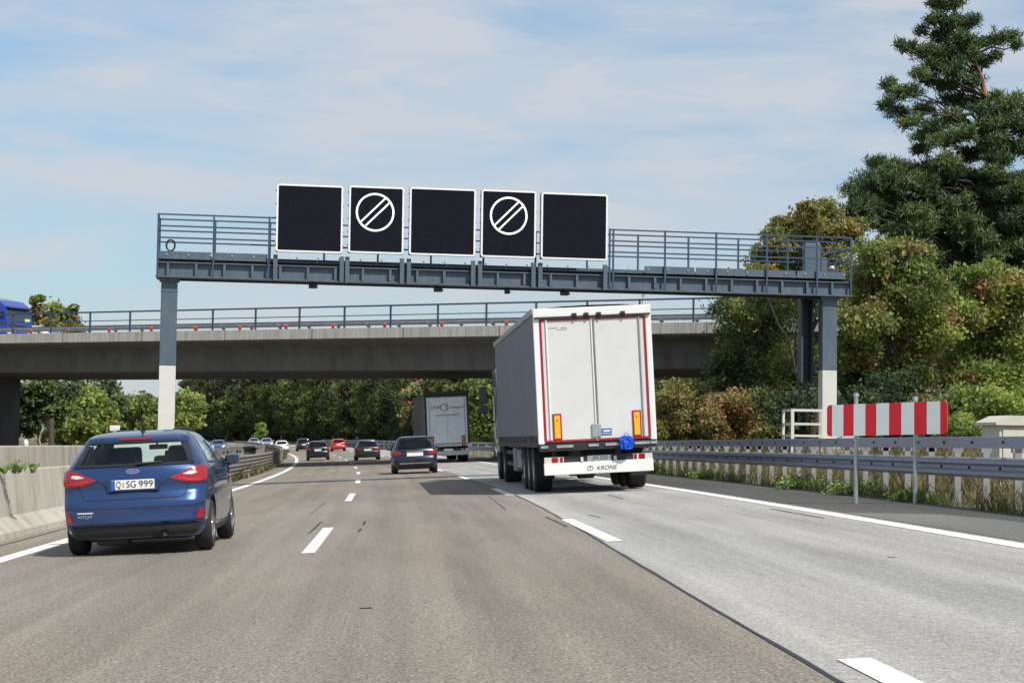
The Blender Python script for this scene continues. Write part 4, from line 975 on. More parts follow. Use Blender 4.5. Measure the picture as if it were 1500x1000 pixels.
p_red = paint('paint_red', (0.55, 0.015, 0.02), .2, .3); p_white = paint('paint_white_car', (0.75, 0.75, 0.73), .0, .35); p_silver = paint('paint_silver', (0.42, 0.45, 0.48), .6, .3); p_lblue = paint('paint_steel_blue', (0.05, 0.11, 0.25), .5, .3)
def pos(x, s):
    """across position on the road for photo column x at distance s"""
    a = px(x, 660, s); return us(a)[1]
tall = traffic('suv', 'suv', 'dark navy compact off-roader ahead in the middle lane, nearest of the cars in front', p_navy, 72.5, pos(607, 72.5), chrome=True, plate_k=1.25, lean=.01); tall.scale = (.98, 1, .92)
traffic('estate', 'estate_car', 'dark grey estate car in the middle lane with large silver side mirrors', p_grey, 128, pos(538, 128), plate_k=1.0)
traffic('hatch', 'hatchback', 'black hatchback with white plate following in the fast lane', p_black, 138, pos(466, 138))
traffic('hatch', 'hatchback', 'bright red hatchback on the curve further ahead', p_red, 215, pos(495, 215), lights='lamp_red')
traffic('suv', 'suv', 'black tall car with pale roof edge, just beyond the black hatchback', p_black, 232, pos(444, 232))
traffic('hatch', 'hatchback', 'white hatchback behind the end of the median guard rail', p_white, 228, pos(412, 228) - .0)
traffic('estate', 'estate_car', 'silver oncoming car directly left of the white hatchback', p_silver, 262, pos(390, 262), front=True, rev=True)
traffic('estate', 'estate_car', 'silver oncoming car farthest along the opposite road', p_silver, 300, pos(371, 300), front=True, rev=True)
traffic('hatch', 'hatchback', 'blue oncoming car with lit headlights seen over the median', p_lblue, 215, pos(320, 215), front=True, rev=True)
for o in list(COL.objects):
    if o.parent is None and o.get('category') == 'car' and 'oncoming' in o['label']:
        s_, u_ = us(o.location); o.location.z = ZONC(s_, u_)

# ------------------------------------------------------------------ articulated lorries
def lorry(name, label, first):
    """local origin: ground below the rear doors, x across, y forward"""
    r = empty(name); tag(r, label, 'lorry', None)
    HW, LT_, ZB_, ZT_ = 1.275, 13.6, 1.05, 4.0
    white = 'trailer_white' if first else 'dark_metal'
    # tarpaulin sides and roof with slight billow
    ny, nz = 40, 14; cur = MB(); rg = random.Random(2 if first else 4)
    prof2 = [(-1, z) for z in np.linspace(ZB_ - .02, ZT_ - .10, nz)] + [(-.985, ZT_ - .02), (-.5, ZT_ + .02), (0, ZT_ + .03), (.5, ZT_ + .02), (.985, ZT_ - .02)] + [(1, z) for z in np.linspace(ZT_ - .10, ZB_ - .02, nz)]
    for i in range(ny + 1):
        y = .12 + (LT_ - .12) * i / ny
        for j, (x, z) in enumerate(prof2):
            b = (.022 * math.sin(y * 4.8) * math.sin((z - 1) * 1.05) + .012 * math.sin(y * 9.3 + z * 2)) if abs(x) == 1 and 1.15 < z < 3.85 else 0
            cur.v.append((x * (HW - .012) + (b if x < 0 else -b), y, z + (.015 * math.sin(y * 3.1) if abs(x) < .9 else 0)))
    n = len(prof2)
    for i in range(ny):
        for j in range(n - 1): cur.f.append((i * n + j, i * n + j + 1, (i + 1) * n + j + 1, (i + 1) * n + j)); cur.m.append(0)
    cur.build('tarpaulin', 'tarp_grey' if first else 'tarp_dark', r, 50)
    m = MB(); m.box((0, LT_ - .03, 2.5), (2.5, .06, 3.0)); m.build('front_wall', white, r)
    m = MB()
    for sg in (-1, 1):
        m.box((sg * (HW - .0), LT_ / 2 + .1, ZT_ - .06), (.05, LT_ - .2, .13), bev=.01)
    m.build('roof_rail', 'galv' if first else 'dark_metal', r)
    m = MB()
    for sg in (-1, 1):
        m.box((sg * (HW + .003), LT_ / 2 + .1, ZB_ + .02), (.03, LT_ - .25, .11), bev=.01)
        for k in range(26): m.box((sg * (HW + .012), .5 + k * .5, ZB_ + .11), (.02, .05, .22))
    m.build('side_lashing', 'dark_metal', r)
    # rear frame
    fr = MB()
    for sg in (-1, 1): fr.box((sg * 1.215, .06, 2.44), (.125, .12, 2.72), bev=.012)
    fr.box((0, .05, ZT_ - .11), (2.55, .16, .19), bev=.015); rf_ = fr.build('rear_frame', white, r)
    m = MB(); m.box((0, -.035, ZT_ - .215), (2.5, .05, .03)); m.build('rain_gutter', 'black_plastic', rf_)
    if not first:
        m = MB(); m.box((0, -.03, ZT_ + .02), (2.6, .35, .14), bev=.02); m.build('roof_edge', 'black_plastic', r)
    # doors
    dm = 'door_white' if first else 'door_silver'
    for sg in (-1, 1):
        m = MB(); m.box((sg * .5775, .03, 2.44), (1.145, .05, 2.66), bev=.006); d = m.build('door', dm, r)
        if first:
            m = MB(); m.tube([(sg * 1.005, -.015, 1.16), (sg * 1.005, -.015, 3.74)], .017, 8); m.tube([(sg * .03, -.012, 1.16), (sg * .03, -.012, 3.74)], .013, 8); m.build('lock_bar', 'galv' if sg > 0 else 'trailer_white', d, 40)
            m = MB()
            for x in ((.39, .13) if sg < 0 else (.14, .66)): m.box((sg * x if sg < 0 else x, -.06, 3.83), (.10, .05, .06)); m.box((sg * x if sg < 0 else x, -.03, 3.75), (.03, .04, .08))
            m.build('hinge', 'black_plastic', d)
            t = MB()
            t.box((sg * 1.125, -.0, 2.44), (.05, .012, 2.60)); t.box((sg * .575, .0, 3.735), (1.10, .012, .042)); t.box((sg * .575, -.0, 1.135), (1.10, .012, .042)); t.build('marking_tape', 'tape_red', d)
        else:
            m = MB(); m.tube([(sg * 1.02, -.015, 1.2), (sg * 1.02, -.015, 3.7)], .02, 8); m.build('lock_bar', 'galv', d, 40)
    for sg in (-1, 1):
        x, z = (sg * .86, 1.44) if first else (sg * .90, 1.22)
        hh = .56 if first else .62
        m = MB(); m.box((x, -.008, z), (.19, .016, hh)); q = m.build('marker_plate', 'tape_red' if first else 'black_plastic', r)
        m = MB(); m.box((x, -.016, z), (.125, .014, hh - .07)); m.build('marker_field', 'yellow_reflect' if first else 'orange_lamp', q)
        if first:
            m = MB(); m.box((x + .0, -.025, z + .14), (.02, .01, .03)); m.build('rivet', 'letter_black', q)
    # sill below the doors
    m = MB(); m.box((0, .10, 1.0), (2.52, .22, .16), bev=.01); sl = m.build('rear_sill', 'dark_metal' if first else 'galv', r)
    if first:
        for x, w_ in ((-1.16, .16), (-.72, .36), (-.10, .22), (.30, .30), (.95, .34), (1.2, .14)): m = MB(); m.box((x, -.02, 1.015), (w_, .03, .055), bev=.005); m.build('lock_cover', 'galv', sl)
        m = MB(); m.box((-.02, -.02, 1.33), (.20, .035, .28), bev=.01); m.build('handle_recess', 'galv', r)
        m = MB(); m.box((.20, .0, 1.29), (.21, .012, .14)); k_ = m.build('sticker', 'plate_blue', r); m = MB(); m.box((.20, -.006, 1.31), (.15, .012, .035)); m.box((.20, -.006, 1.255), (.19, .012, .012)); m.build('sticker_print', 'plate_white', k_)
        m = MB()
        for x, w_ in ((-.86, .2), (-.62, .12)): m.box((x, .002, 3.56), (w_, .006, .018))
        m.box((-.66, .002, 3.52), (.22, .006, .012)); m.build('faded_print', 'galv', r)
    # bumper with lamps, emblem and lettering
    zz = .42
    m = MB(); m.box((0, .10, zz + .12), (2.36, .10, .26), bev=.015); bp = m.build('bumper', 'trailer_white' if first else 'galv', r)
    m = MB(); m.box((0, .16, zz + .31), (2.30, .10, .15)); m.build('lamp_beam', 'black_plastic', bp)
    for sg in (-1, 1):
        l_ = MB(); l_.box((sg * .96, .10, zz + .31), (.42, .06, .125), bev=.008); lo = l_.build('tail_light', 'lamp_clear', r)
        m = MB(); m.box((sg * .94, .066, zz + .31), (.13, .02, .115), bev=.004); m.box((sg * .80, .066, zz + .31), (.06, .02, .115), bev=.004); m.build('light_field', 'lamp_red', lo)
    m = MB(); m.box((0.02, .095, zz + .315), (.52, .012, .12)); pl_ = m.build('number_plate', 'plate_white' if not first else 'galv', r)
    if first:
        v_, f_ = text_mesh('JM 550', .11, .001, width=.34); q = MB(); q.add([v + Vector((.04, .086, zz + .315)) for v in v_], f_); q.build('lettering', 'letter_black', pl_, fix=False)
        m = MB()
        for x in (-.36, .36): m.box((x, .07, zz + .30), (.06, .08, .1), bev=.01)
        m.build('plate_lamp', 'post_white', r)
        v_, f_ = text_mesh('KRONE', .125, .0015, shear=.25, width=.44); q = MB(); q.add([v + Vector((.16, .046, zz + .10)) for v in v_], f_); q.build('lettering', 'letter_black', bp, fix=False)
        q = MB(); nn = 26; vs = [(-.19 + rr_ * math.cos(2 * math.pi * i / nn), .046, zz + .105 + rr_ * .8 * math.sin(2 * math.pi * i / nn)) for rr_ in (.052, .066) for i in range(nn)]
        q.add(vs, [(i, (i + 1) % nn, nn + (i + 1) % nn, nn + i) for i in range(nn)]); q.bar((-.19, .046, zz + .10), (-.19, .046, zz + .155), .016, .004); q.build('emblem', 'letter_black', bp, fix=False)
    # chassis, axles and wheels
    m = MB()
    for sg in (-1, 1): m.box((sg * .45, LT_ / 2, .86), (.14, LT_ - .4, .26))
    for y in (2.1, 3.42, 4.74): m.tube([(-1.1, y, .52), (1.1, y, .52)], .07, 8)
    m.box((0, LT_ / 2, 1.0), (2.3, LT_ - .4, .05)); m.build('chassis', 'dark_metal', r)
    def wheel(x, y, rad, w_):
        q = MB(); q.lathe([(-w_/2, rad*.55), (-w_/2, rad*.93), (-w_/2+.04, rad), (w_/2-.04, rad), (w_/2, rad*.93), (w_/2, rad*.55)], 'X', (0, 0, 0), 28); o = q.build('wheel', 'rubber', r, 40, loc=(x, y, rad))
        sg = 1 if x > 0 else -1; q = MB(); q.lathe([(sg*(w_/2-.01), rad*.56), (sg*(w_/2-.06), rad*.5), (sg*(w_/2-.10), rad*.3), (sg*(w_/2-.02), rad*.26), (sg*(w_/2-.02), .001)], 'X', (0, 0, 0), 20); q.build('rim', 'galv', o, 40)
    for y in (2.1, 3.42, 4.74):
        for sg in (-1, 1): wheel(sg * 1.06, y, .52, .385)
    for sg in (-1, 1): m = MB(); m.box((sg * 1.04, 1.52, .50), (.42, .02, .42)); m.build('mud_flap', 'rubber', r)
    for sg in (-1, 1):
        for y in (2.1, 3.42, 4.74):
            m = MB(); pts = [(y + .60 * math.cos(a), .54 + .60 * math.sin(a)) for a in np.linspace(.3, math.pi - .3, 9)]; pts2 = [(a, b + .03) for a, b in pts]
            m.prism(pts + pts2[::-1], sg * 1.06 - .2, sg * 1.06 + .2, 'X'); m.build('mudguard', 'black_plastic', r)
    m = MB()
    for sg in (-1, 1):
        for z in (.55, .85): m.box((sg * 1.2, 9.9, z), (.03, 2.4, .10))
    m.build('side_guard', 'dark_metal', r)
    m = MB(); m.box((-1.0, 8.0, .68), (.46, 1.15, .60), bev=.03); m.build('pallet_box', 'post_pale', r)
    m = MB(); m.box((-1.02, 7.415, .70), (.36, .02, .46), bev=.008); m.build('box_lid', 'trailer_white' if first else 'galv', r)
    # tractor unit
    y0 = LT_ + .75; cab = 'tractor_paint' if first else 'tarp_dark'
    if 'tractor_paint' not in MATS: paint('tractor_paint', (.09, .10, .12), .3, .35)
    m = MB(); m.box((0, y0 + 1.05, 2.05), (2.45, 2.1, 2.5), bev=.12); m.prism([(y0 + .1, 3.28), (y0 + .2, 3.85), (y0 + 1.0, 3.7), (y0 + 1.9, 3.28)], -1.12, 1.12, 'X'); m.build('cab', cab, r, 40)
    m = MB(); m.box((0, y0 - 1.6, .8), (.9, 5.6, .3)); m.build('tractor_chassis', 'dark_metal', r)
    m = MB(); m.box((0, y0 + 2.09, 2.45), (2.2, .06, 1.0), bev=.02); m.build('windscreen', 'dark_glass', r)
    for sg in (-1, 1):
        wheel(sg * 1.02, y0 - 2.55, .51, .48); wheel(sg * 1.04, y0 + .75, .51, .33)
        m = MB(); x = sg * 1.52
        m.box((x, y0 + 1.78, 2.55), (.24, .14, .52), bev=.04); m.box((x, y0 + 1.78, 2.12), (.24, .14, .26), bev=.04)
        m.tube([(sg * 1.2, y0 + 1.86, 2.95), (x, y0 + 1.8, 2.86)], .03, 6); m.tube([(sg * 1.2, y0 + 1.86, 1.72), (sg * 1.36, y0 + 1.84, 1.78), (x, y0 + 1.8, 1.98)], .03, 6); k_ = m.build('side_mirror', 'black_plastic', r)
        m = MB(); m.box((x, y0 + 1.705, 2.55), (.20, .012, .46)); m.box((x, y0 + 1.705, 2.12), (.2, .012, .2)); m.build('mirror_glass', 'mirror_dark', k_)
    return r
t1 = lorry('semi_trailer_truck', 'white articulated lorry with red edged rear doors in the right lane', True)
place(t1, 37.9, 4.27, .012); 
bag = empty('plastic_bag'); tag(bag, 'crumpled bright blue plastic bag hanging from the rear sill of the white trailer', 'bag')
bm = bmesh.new(); bmesh.ops.create_cube(bm, size=2.0); bmesh.ops.subdivide_edges(bm, edges=bm.edges[:], cuts=13, use_grid_fill=True); rg = random.Random(8)
from mathutils import noise as mnoise
for v in bm.verts:
    q = v.co.copy(); q = q.lerp(q.normalized() * 1.25, .2); n1 = mnoise.noise(q * 1.9) * .22 - abs(mnoise.noise(Vector((q.x * 4, q.y * 4, q.z * 1.6)) + Vector((3, 1, 2)))) * .34
    v.co = Vector((q.x * (1 + n1 * .7) * (.148 + .012 * q.z), q.y * (1 + n1 * 1.3) * .075 - .05 * n1, q.z * .145 * (1 + n1 * .45) - .05 * q.x * q.x * (q.z > .5)))
me = bpy.data.meshes.new('bag'); bm.to_mesh(me); bm.free(); me.materials.append(MATS['bag_blue']); me.polygons.foreach_set('use_smooth', [True] * len(me.polygons)); me.set_sharp_from_angle(angle=math.radians(25))
bo2 = bpy.data.objects.new('bag', me); COL.objects.link(bo2); bo2.parent = bag
m = MB(); m.tube([(-.06, .0, .14), (-.02, .03, .20), (.03, .03, .20), (.06, .0, .14)], .008, 6); m.build('handle', 'bag_blue', bag)
bpy.context.view_layer.update()
bag.location = t1.matrix_world @ Vector((.60, -.10, 1.04)); bag.rotation_euler = t1.rotation_euler
t2 = lorry('semi_trailer_truck', 'black framed lorry with lettered silver rear doors under the bridge', False)
place(t2, 102.0, pos(658, 102), .008)
q = MB()
for t, x, z, sz, w_, shr in (('LINK', -.62, 3.18, .24, .56, 0), ('transport', .58, 3.16, .20, .86, .3)):
    v_, f_ = text_mesh(t, sz, .002, width=w_, shear=shr); q.add([v + Vector((x, -.004, z)) for v in v_], f_)
v_, f_ = text_mesh('SOLUTIONS & TRANSPORTE', .12, .002, width=1.35); q.add([v + Vector((.02, -.004, 2.72)) for v in v_], f_)
nn = 24; vs = [(-.14 + rr_ * 1.2 * math.cos(2 * math.pi * i / nn), -.006, 3.18 + rr_ * math.sin(2 * math.pi * i / nn)) for rr_ in (.17, .20) for i in range(nn)]
q.add(vs, [(i, (i + 1) % nn, nn + (i + 1) % nn, nn + i) for i in range(nn)]); q.bar((-.1, -.006, 3.18), (.1, -.006, 3.38), .05, .004); q.bar((-.1, -.006, 3.18), (.1, -.006, 2.98), .05, .004)
q.build('lettering', 'letter_black', t2, fix=False)

# ---- vehicles on the bridge
pbl = paint('lorry_blue', (0.012, 0.055, 0.40), .25, .35)
bl = empty('lorry', B0 + BD * (bx(28, 470, 4.5)) + BN * 3.3 + Vector((0, 0, ZD)), (0, 0, BA)); tag(bl, 'blue lorry with dark windscreen driving over the bridge', 'lorry'); bl.scale = (.95, 1, .84)
# local: x forward (along the bridge), front face at x = 0
m = MB(); m.prism([(-2.2, .55), (-.05, .55), (0, 1.2), (0, 1.9), (-.16, 2.95), (-.35, 3.15), (-.9, 3.55), (-2.2, 3.85)], .0, 2.5, 'Y'); m.build('cab', pbl, bl)
m = MB(); m.prism([(-.02, 1.92), (.015, 1.92), (-.135, 2.86), (-.17, 2.86)], .12, 2.38, 'Y'); m.build('windscreen', 'black_glass' if 'black_glass' in MATS else mat('black_glass', (.02, .03, .05), .08, coat=.8), bl)
m = MB(); m.box((.02, 2.0, 2.02), (.03, .5, .22)); m.build('windscreen_card', 'paint_sticker' if 'paint_sticker' in MATS else mat('paint_sticker', (.55, .75, .2), .6), bl)
m = MB(); m.prism([(-.2, 2.95), (.12, 2.86), (.12, 2.93), (-.2, 3.02)], .1, 2.4, 'Y'); m.build('sun_visor', 'black_plastic', bl)
m = MB(); m.box((.0, 1.25, 1.55), (.06, 2.1, .12), bev=.02); m.box((.0, 1.25, 1.3), (.05, 1.6, .25)); m.build('grille', 'black_plastic', bl)
for y in (.25, 2.25): m = MB(); m.box((.0, y, .95), (.06, .34, .2), bev=.02); m.build('headlight', 'lamp_clear', bl)
for y in (.05, 2.45): m = MB(); m.box((-.5, y + (-.2 if y < 1 else .2), 2.3), (.16, .18, .6), bev=.03); m.build('side_mirror', 'black_plastic', bl)
m = MB(); m.box((-9.2, 1.25, 2.5), (13.4, 2.5, 2.8), bev=.03); m.build('trailer', pbl, bl)
for x in (-1.0, -4.4, -11.5, -12.8):
    for y in (.15, 2.35):
        q = MB(); q.lathe([(-.15, .25), (-.15, .47), (-.1, .5), (.1, .5), (.15, .47), (.15, .25)], 'Y', (0, 0, 0), 20); o = q.build('wheel', 'rubber', bl, 40, loc=(x, y, .5)); q = MB(); q.lathe([(.0, .001), (.0, .27)], 'Y', (0, (-.1 if y < 1 else .1), 0), 16); q.build('rim', 'galv', o)
wc = traffic('hatch', 'hatchback', 'white car crossing the bridge, only its roof above the edge beam', p_white, 100, 5, front=False)
q = B0 + BD * (bx(60, 488, 7)) + BN * 7.3; wc.location = (q.x, q.y, ZD); wc.rotation_euler = (0, 0, BA - math.pi / 2); wc['group'] = 'cars on the bridge'
# ------------------------------------------------------------------ trees and plants
def leaf_quads(centers, normals_up, size, aspect, rng, lift=0.0):
    """rhombic leaf faces at the centers with random orientation"""
    n = len(centers); a = rng.normal(size=(n, 3)); a[:, 2] += lift; a /= np.linalg.norm(a, axis=1)[:, None]
    t = rng.normal(size=(n, 3)); b = np.cross(a, t); b /= np.linalg.norm(b, axis=1)[:, None]; c = np.cross(a, b)
    L_ = (size * rng.uniform(.6, 1.35, n))[:, None]; w = L_ * aspect
    return np.stack([centers - b * L_ * .5, centers + c * w * .5 + b * L_ * .05, centers + b * L_ * .5, centers - c * w * .5 + b * L_ * .05], 1)
def quads_mesh(name, q, tint, material):
    n = len(q); me = bpy.data.meshes.new(name); me.vertices.add(n * 4); me.vertices.foreach_set('co', q.reshape(-1).astype(np.float32))
    me.loops.add(n * 4); me.loops.foreach_set('vertex_index', np.arange(n * 4, dtype=np.int32)); me.polygons.add(n); me.polygons.foreach_set('loop_start', np.arange(0, n * 4, 4, dtype=np.int32))
    me.update(calc_edges=True); at = me.attributes.new('tint', 'FLOAT_COLOR', 'POINT'); c = np.ones((n * 4, 4), np.float32); c[:, :3] = np.repeat(tint, 4, 0); at.data.foreach_set('color', c.reshape(-1))
    me.materials.append(MATS[material]); me.validate(); return me
GREEN = [(.075, .098, .022), (.055, .080, .020), (.105, .118, .026), (.040, .062, .018)]
YELLOW = [(.104, .106, .032), (.088, .098, .028), (.118, .108, .036), (.072, .084, .024)]
BROWN = [(.140, .094, .042), (.120, .084, .038), (.105, .090, .035), (.140, .074, .040)]
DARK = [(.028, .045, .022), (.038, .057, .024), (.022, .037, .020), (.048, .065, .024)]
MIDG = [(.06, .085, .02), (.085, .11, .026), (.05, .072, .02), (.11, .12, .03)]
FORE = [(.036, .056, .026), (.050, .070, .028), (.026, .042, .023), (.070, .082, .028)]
def crown_quads(blobs, per, size, pal, rng, sub=14, aspect=.62, autumn=None, loose=.30):
    """blobs: (centre, (rx, ry, rz)); foliage sits in small clumps over and inside each blob"""
    Q, T = [], []
    for c, rr_ in blobs:
        rr_ = np.array(rr_); k = max(4, int(sub)); d = rng.normal(size=(k, 3)); d /= np.linalg.norm(d, axis=1)[:, None]
        cl = np.array(c) + d * rr_ * rng.uniform(.35, 1.0, k)[:, None] ** .6
        base = np.array(pal[rng.integers(len(pal))])
        for j in range(k):
            m = max(6, int(per / k * rng.uniform(.5, 1.5))); p = cl[j] + rng.normal(size=(m, 3)) * rr_ * loose * np.array([1, 1, .75])
            tint = (np.array(pal[rng.integers(len(pal))]) * .6 + base * .4) * rng.uniform(.72, 1.3)
            if autumn and rng.random() < autumn[0]: tint = np.array(autumn[1][rng.integers(len(autumn[1]))])
            Q.append(leaf_quads(p, None, size, aspect, rng, .5)); T.append(np.clip(tint * rng.uniform(.75, 1.3, (m, 1)) * rng.uniform(.92, 1.08, (m, 3)), 0, 1))
    return np.concatenate(Q), np.concatenate(T)
def limb(mb, a, b, r0, r1, rng, n=5, sag=.0, w=6):
    a, b = Vector(a), Vector(b); pts = []; L_ = (b - a).length
    for i in range(n + 1):
        t = i / n; p = a.lerp(b, t); j = L_ * .05 * math.sin(math.pi * t)
        pts.append(p + Vector((rng.normal() * j, rng.normal() * j, rng.normal() * j + sag * L_ * math.sin(math.pi * t))))
    mb.tube(pts, [r0 + (r1 - r0) * i / n for i in range(n + 1)], w); return pts
def base_at(p): s, u = us(p); return zground(s, u) - .05
def tree(name, label, base, blobs, per, size, pal, seed, trunk_r=.16, bark='bark', sub=14, autumn=None, cat='tree', group=None, aspect=.62, limbs=True, trunk_top=None, loose=.30):
    """base: world point on the ground; blobs in world coordinates"""
    rng = np.random.default_rng(seed); b = Vector((base.x, base.y, base_at(base))); t = empty(name, b); tag(t, label, cat, group)
    bl = [(np.array(c) - np.array(b), r) for c, r in blobs]
    q, tint = crown_quads(bl, per, size, pal, rng, sub, aspect, autumn, loose); me = quads_mesh('crown', q, tint, 'leaves'); o = bpy.data.objects.new('crown', me); COL.objects.link(o); o.parent = t
    top = max(c[2] for c, r in bl); cxy = np.mean([c for c, r in bl], 0); m = MB()
    tt = trunk_top or top * .8
    pts = limb(m, (0, 0, 0), (cxy[0] * .7, cxy[1] * .7, tt), trunk_r, trunk_r * .3, rng, 7, 0, 8)
    if limbs:
        for c, r in bl:
            k = min(len(pts) - 2, max(1, int(len(pts) * .75 * max(.1, (c[2] - .3 * abs(c[0] - cxy[0])) / max(tt, .1)) * .8))); limb(m, pts[k], c, trunk_r * .45, trunk_r * .12, rng, 4, .06, 5)
    m.build('trunk', bark, t, 60); return t
def B(lst, Y, k=1.0, dy=1.0, seed=0):
    """photo outlines of foliage masses (px x, y, radius) -> blobs at distance Y, spread in depth"""
    rg = random.Random(seed); out = []
    for x, y, r in lst:
        p = px(x, y, Y + rg.uniform(-dy, dy)); R_ = r * Y / F * k; out.append(((p.x, p.y, p.z), (R_, R_ * 1.1, R_ * .9)))
    return out

# ---- the tall pine at the right
def pine(name, label, Y, pads, trunk_px, seed, size=.235):
    rng = np.random.default_rng(seed); b = px(trunk_px[0][0], 640, Y); b.z = base_at(b); t = empty(name, b); tag(t, label, 'tree')
    m = MB(); tp = [px(x, y, Y) - b for x, y in trunk_px]; tp[0].z = 0
    n = len(tp); m.tube(tp, [.26 - .20 * i / (n - 1) for i in range(n)], 9); tm = m.build('trunk', ['bark_orange'], t, 60)
    Q, T = [], []; lm = MB()
    for (x, y, r, *dd) in pads:
        d = dd[0] if dd else rng.uniform(-1.6, 1.6) * min(1, .35 + y / 300); p = px(x, y, Y + d) - b; R_ = r * Y / F
        # limb from the trunk to the pad
        zt = p.z - abs(p.x - tp[0].x) * .30 - .2; i = min(range(n), key=lambda k: abs(tp[k].z - zt)); limb(lm, tp[i], p, .07, .02, rng, 4, .03, 5)
        nt = max(14, int(48 * (r / 18) ** 1.8)); c = np.array(p) + rng.normal(size=(nt, 3)) * np.array([R_, R_ * 1.1, R_ * .46]) * .50
        base = np.array([(.050, .080, .030), (.040, .066, .027), (.066, .095, .032), (.032, .055, .024)][rng.integers(4)])
        for k in range(nt):
            nn = 20; a = rng.normal(size=(nn, 3)); a[:, 2] += .55; a /= np.linalg.norm(a, axis=1)[:, None]; s = rng.normal(size=(nn, 3)); w = np.cross(a, s); w /= np.linalg.norm(w, axis=1)[:, None]
            L_ = (size * rng.uniform(.6, 1.2, nn))[:, None]; w = w * .022; o_ = c[k] + rng.normal(size=(nn, 3)) * .085
            Q.append(np.stack([o_ - w, o_ + w, o_ + a * L_ + w * .5, o_ + a * L_ - w * .5], 1)); T.append(np.clip(base * rng.uniform(.75, 1.3, (nn, 1)), 0, 1))
    lm.build('limbs', 'bark', t, 60)
    me = quads_mesh('crown', np.concatenate(Q), np.concatenate(T), 'needles'); o = bpy.data.objects.new('crown', me); COL.objects.link(o); o.parent = t; return t
PADS = [(1374, 8, 16), (1399, 3, 15), (1386, -14, 13), (1370, 29, 15), (1399, 32, 18), (1418, 35, 13), (1380, 51, 18), (1409, 58, 18), (1426, 30, 9), (1348, 46, 7), (1332, 70, 13), (1319, 66, 6), (1358, 77, 18), (1386, 77, 20), (1412, 80, 19), (1438, 64, 13), (1463, 58, 15), (1482, 54, 15), (1490, 66, 9), (1457, 82, 7),
        (1370, 96, 19), (1399, 102, 20), (1348, 108, 12), (1361, 118, 15), (1386, 125, 18), (1303, 125, 13), (1319, 138, 15), (1300, 154, 12), (1316, 166, 15), (1335, 134, 14), (1332, 180, 14), (1354, 160, 16), (1420, 120, 17), (1457, 138, 10), (1489, 146, 13), (1476, 158, 16), (1399, 146, 18), (1425, 152, 18), (1448, 166, 20), (1395, 172, 20), (1370, 186, 18), (1354, 198, 15), (1346, 220, 14), (1380, 208, 20), (1412, 196, 20), (1444, 190, 20), (1482, 178, 22), (1512, 158, 18), (1505, 190, 24),
        (1284, 240, 15), (1310, 243, 15), (1276, 264, 12), (1303, 259, 17), (1256, 284, 13), (1268, 296, 16), (1332, 252, 17), (1358, 248, 19), (1386, 238, 20), (1418, 228, 20), (1450, 218, 22), (1486, 216, 24), (1520, 225, 24)]
PADS += [(1412, 62, 13, -.6), (1424, 78, 13, -.6), (1440, 92, 11, .5), (1446, 160, 16, -.9), (1452, 182, 18, -1.0), (1455, 206, 18, -1.1), (1458, 232, 20, -1.2), (1454, 254, 20, -1.2), (1400, 30, 10, -.5), (1404, 84, 16, -.5)]
_rg = random.Random(11)
for yy in range(262, 430, 15):
    x_ = 1258 + (yy - 290) * .25 + (40 if yy > 330 else 0) + (45 if yy > 370 else 0) + (0 if yy > 275 else 40)
    while x_ < 1570: PADS.append((x_ + _rg.uniform(-9, 9), yy + _rg.uniform(-8, 8), _rg.uniform(16, 26))); x_ += _rg.uniform(19, 29)
pine('pine_tree', 'tall dark pine with orange upper trunk towering over the right verge', 76, PADS, [(1462, 640), (1462, 540), (1460, 420), (1456, 300), (1450, 200), (1446, 144), (1436, 112), (1422, 80), (1404, 45), (1394, 5)], 21)

# ---- broadleaf trees of the right verge
tree('deciduous_tree', 'yellowish tree rising behind the right end of the gantry', px(1185, 630, 69), B([(1195, 318, 26), (1170, 335, 30), (1215, 335, 30), (1140, 355, 26), (1240, 350, 24), (1120, 378, 22), (1160, 380, 36), (1205, 385, 40), (1245, 390, 36), (1110, 405, 20), (1180, 430, 40), (1225, 440, 40), (1150, 332, 16), (1185, 306, 12), (1212, 308, 10), (1255, 330, 14)], 69, 1, 1.6, 1), 2400, .15, YELLOW, 31, .12, autumn=(.12, [(.15, .115, .03), (.16, .11, .035)]))
tree('deciduous_tree', 'dark green tree covering the right end of the bridge', px(1105, 630, 86), B([(1075, 425, 26), (1105, 440, 34), (1140, 430, 34), (1070, 465, 30), (1110, 485, 38), (1150, 480, 38), (1080, 510, 32), (1120, 530, 38), (1160, 530, 34), (1062, 540, 22), (1100, 565, 34), (1140, 575, 34), (1175, 560, 30)], 86, 1, 1.6, 2), 2400, .18, DARK + [YELLOW[3], GREEN[0]], 32, .2, autumn=(.24, YELLOW))
tree('deciduous_tree', 'broad olive tree with brown patches behind the gantry post', px(1285, 630, 62.5), B([(1270, 385, 28), (1300, 375, 30), (1330, 392, 34), (1265, 425, 30), (1305, 425, 40), (1345, 435, 38), (1270, 470, 36), (1320, 480, 42), (1360, 475, 36), (1255, 515, 28), (1295, 530, 40), (1340, 530, 38)], 62.5, 1, 1.5, 3), 2700, .155, MIDG + [YELLOW[1], YELLOW[3]], 33, .18, autumn=(.10, BROWN))
tree('deciduous_tree', 'bright green tree with rusty top below the tall pine', px(1420, 630, 66), B([(1400, 420, 30), (1440, 410, 30), (1478, 425, 34), (1510, 430, 34), (1395, 460, 34), (1435, 465, 38), (1480, 470, 38), (1410, 505, 38), (1450, 515, 40), (1495, 515, 40), (1530, 480, 30), (1400, 550, 36), (1445, 560, 38), (1490, 560, 38)], 66, 1, 1.5, 4), 2700, .165, MIDG + [GREEN[2]], 34, .17, autumn=(.10, BROWN))
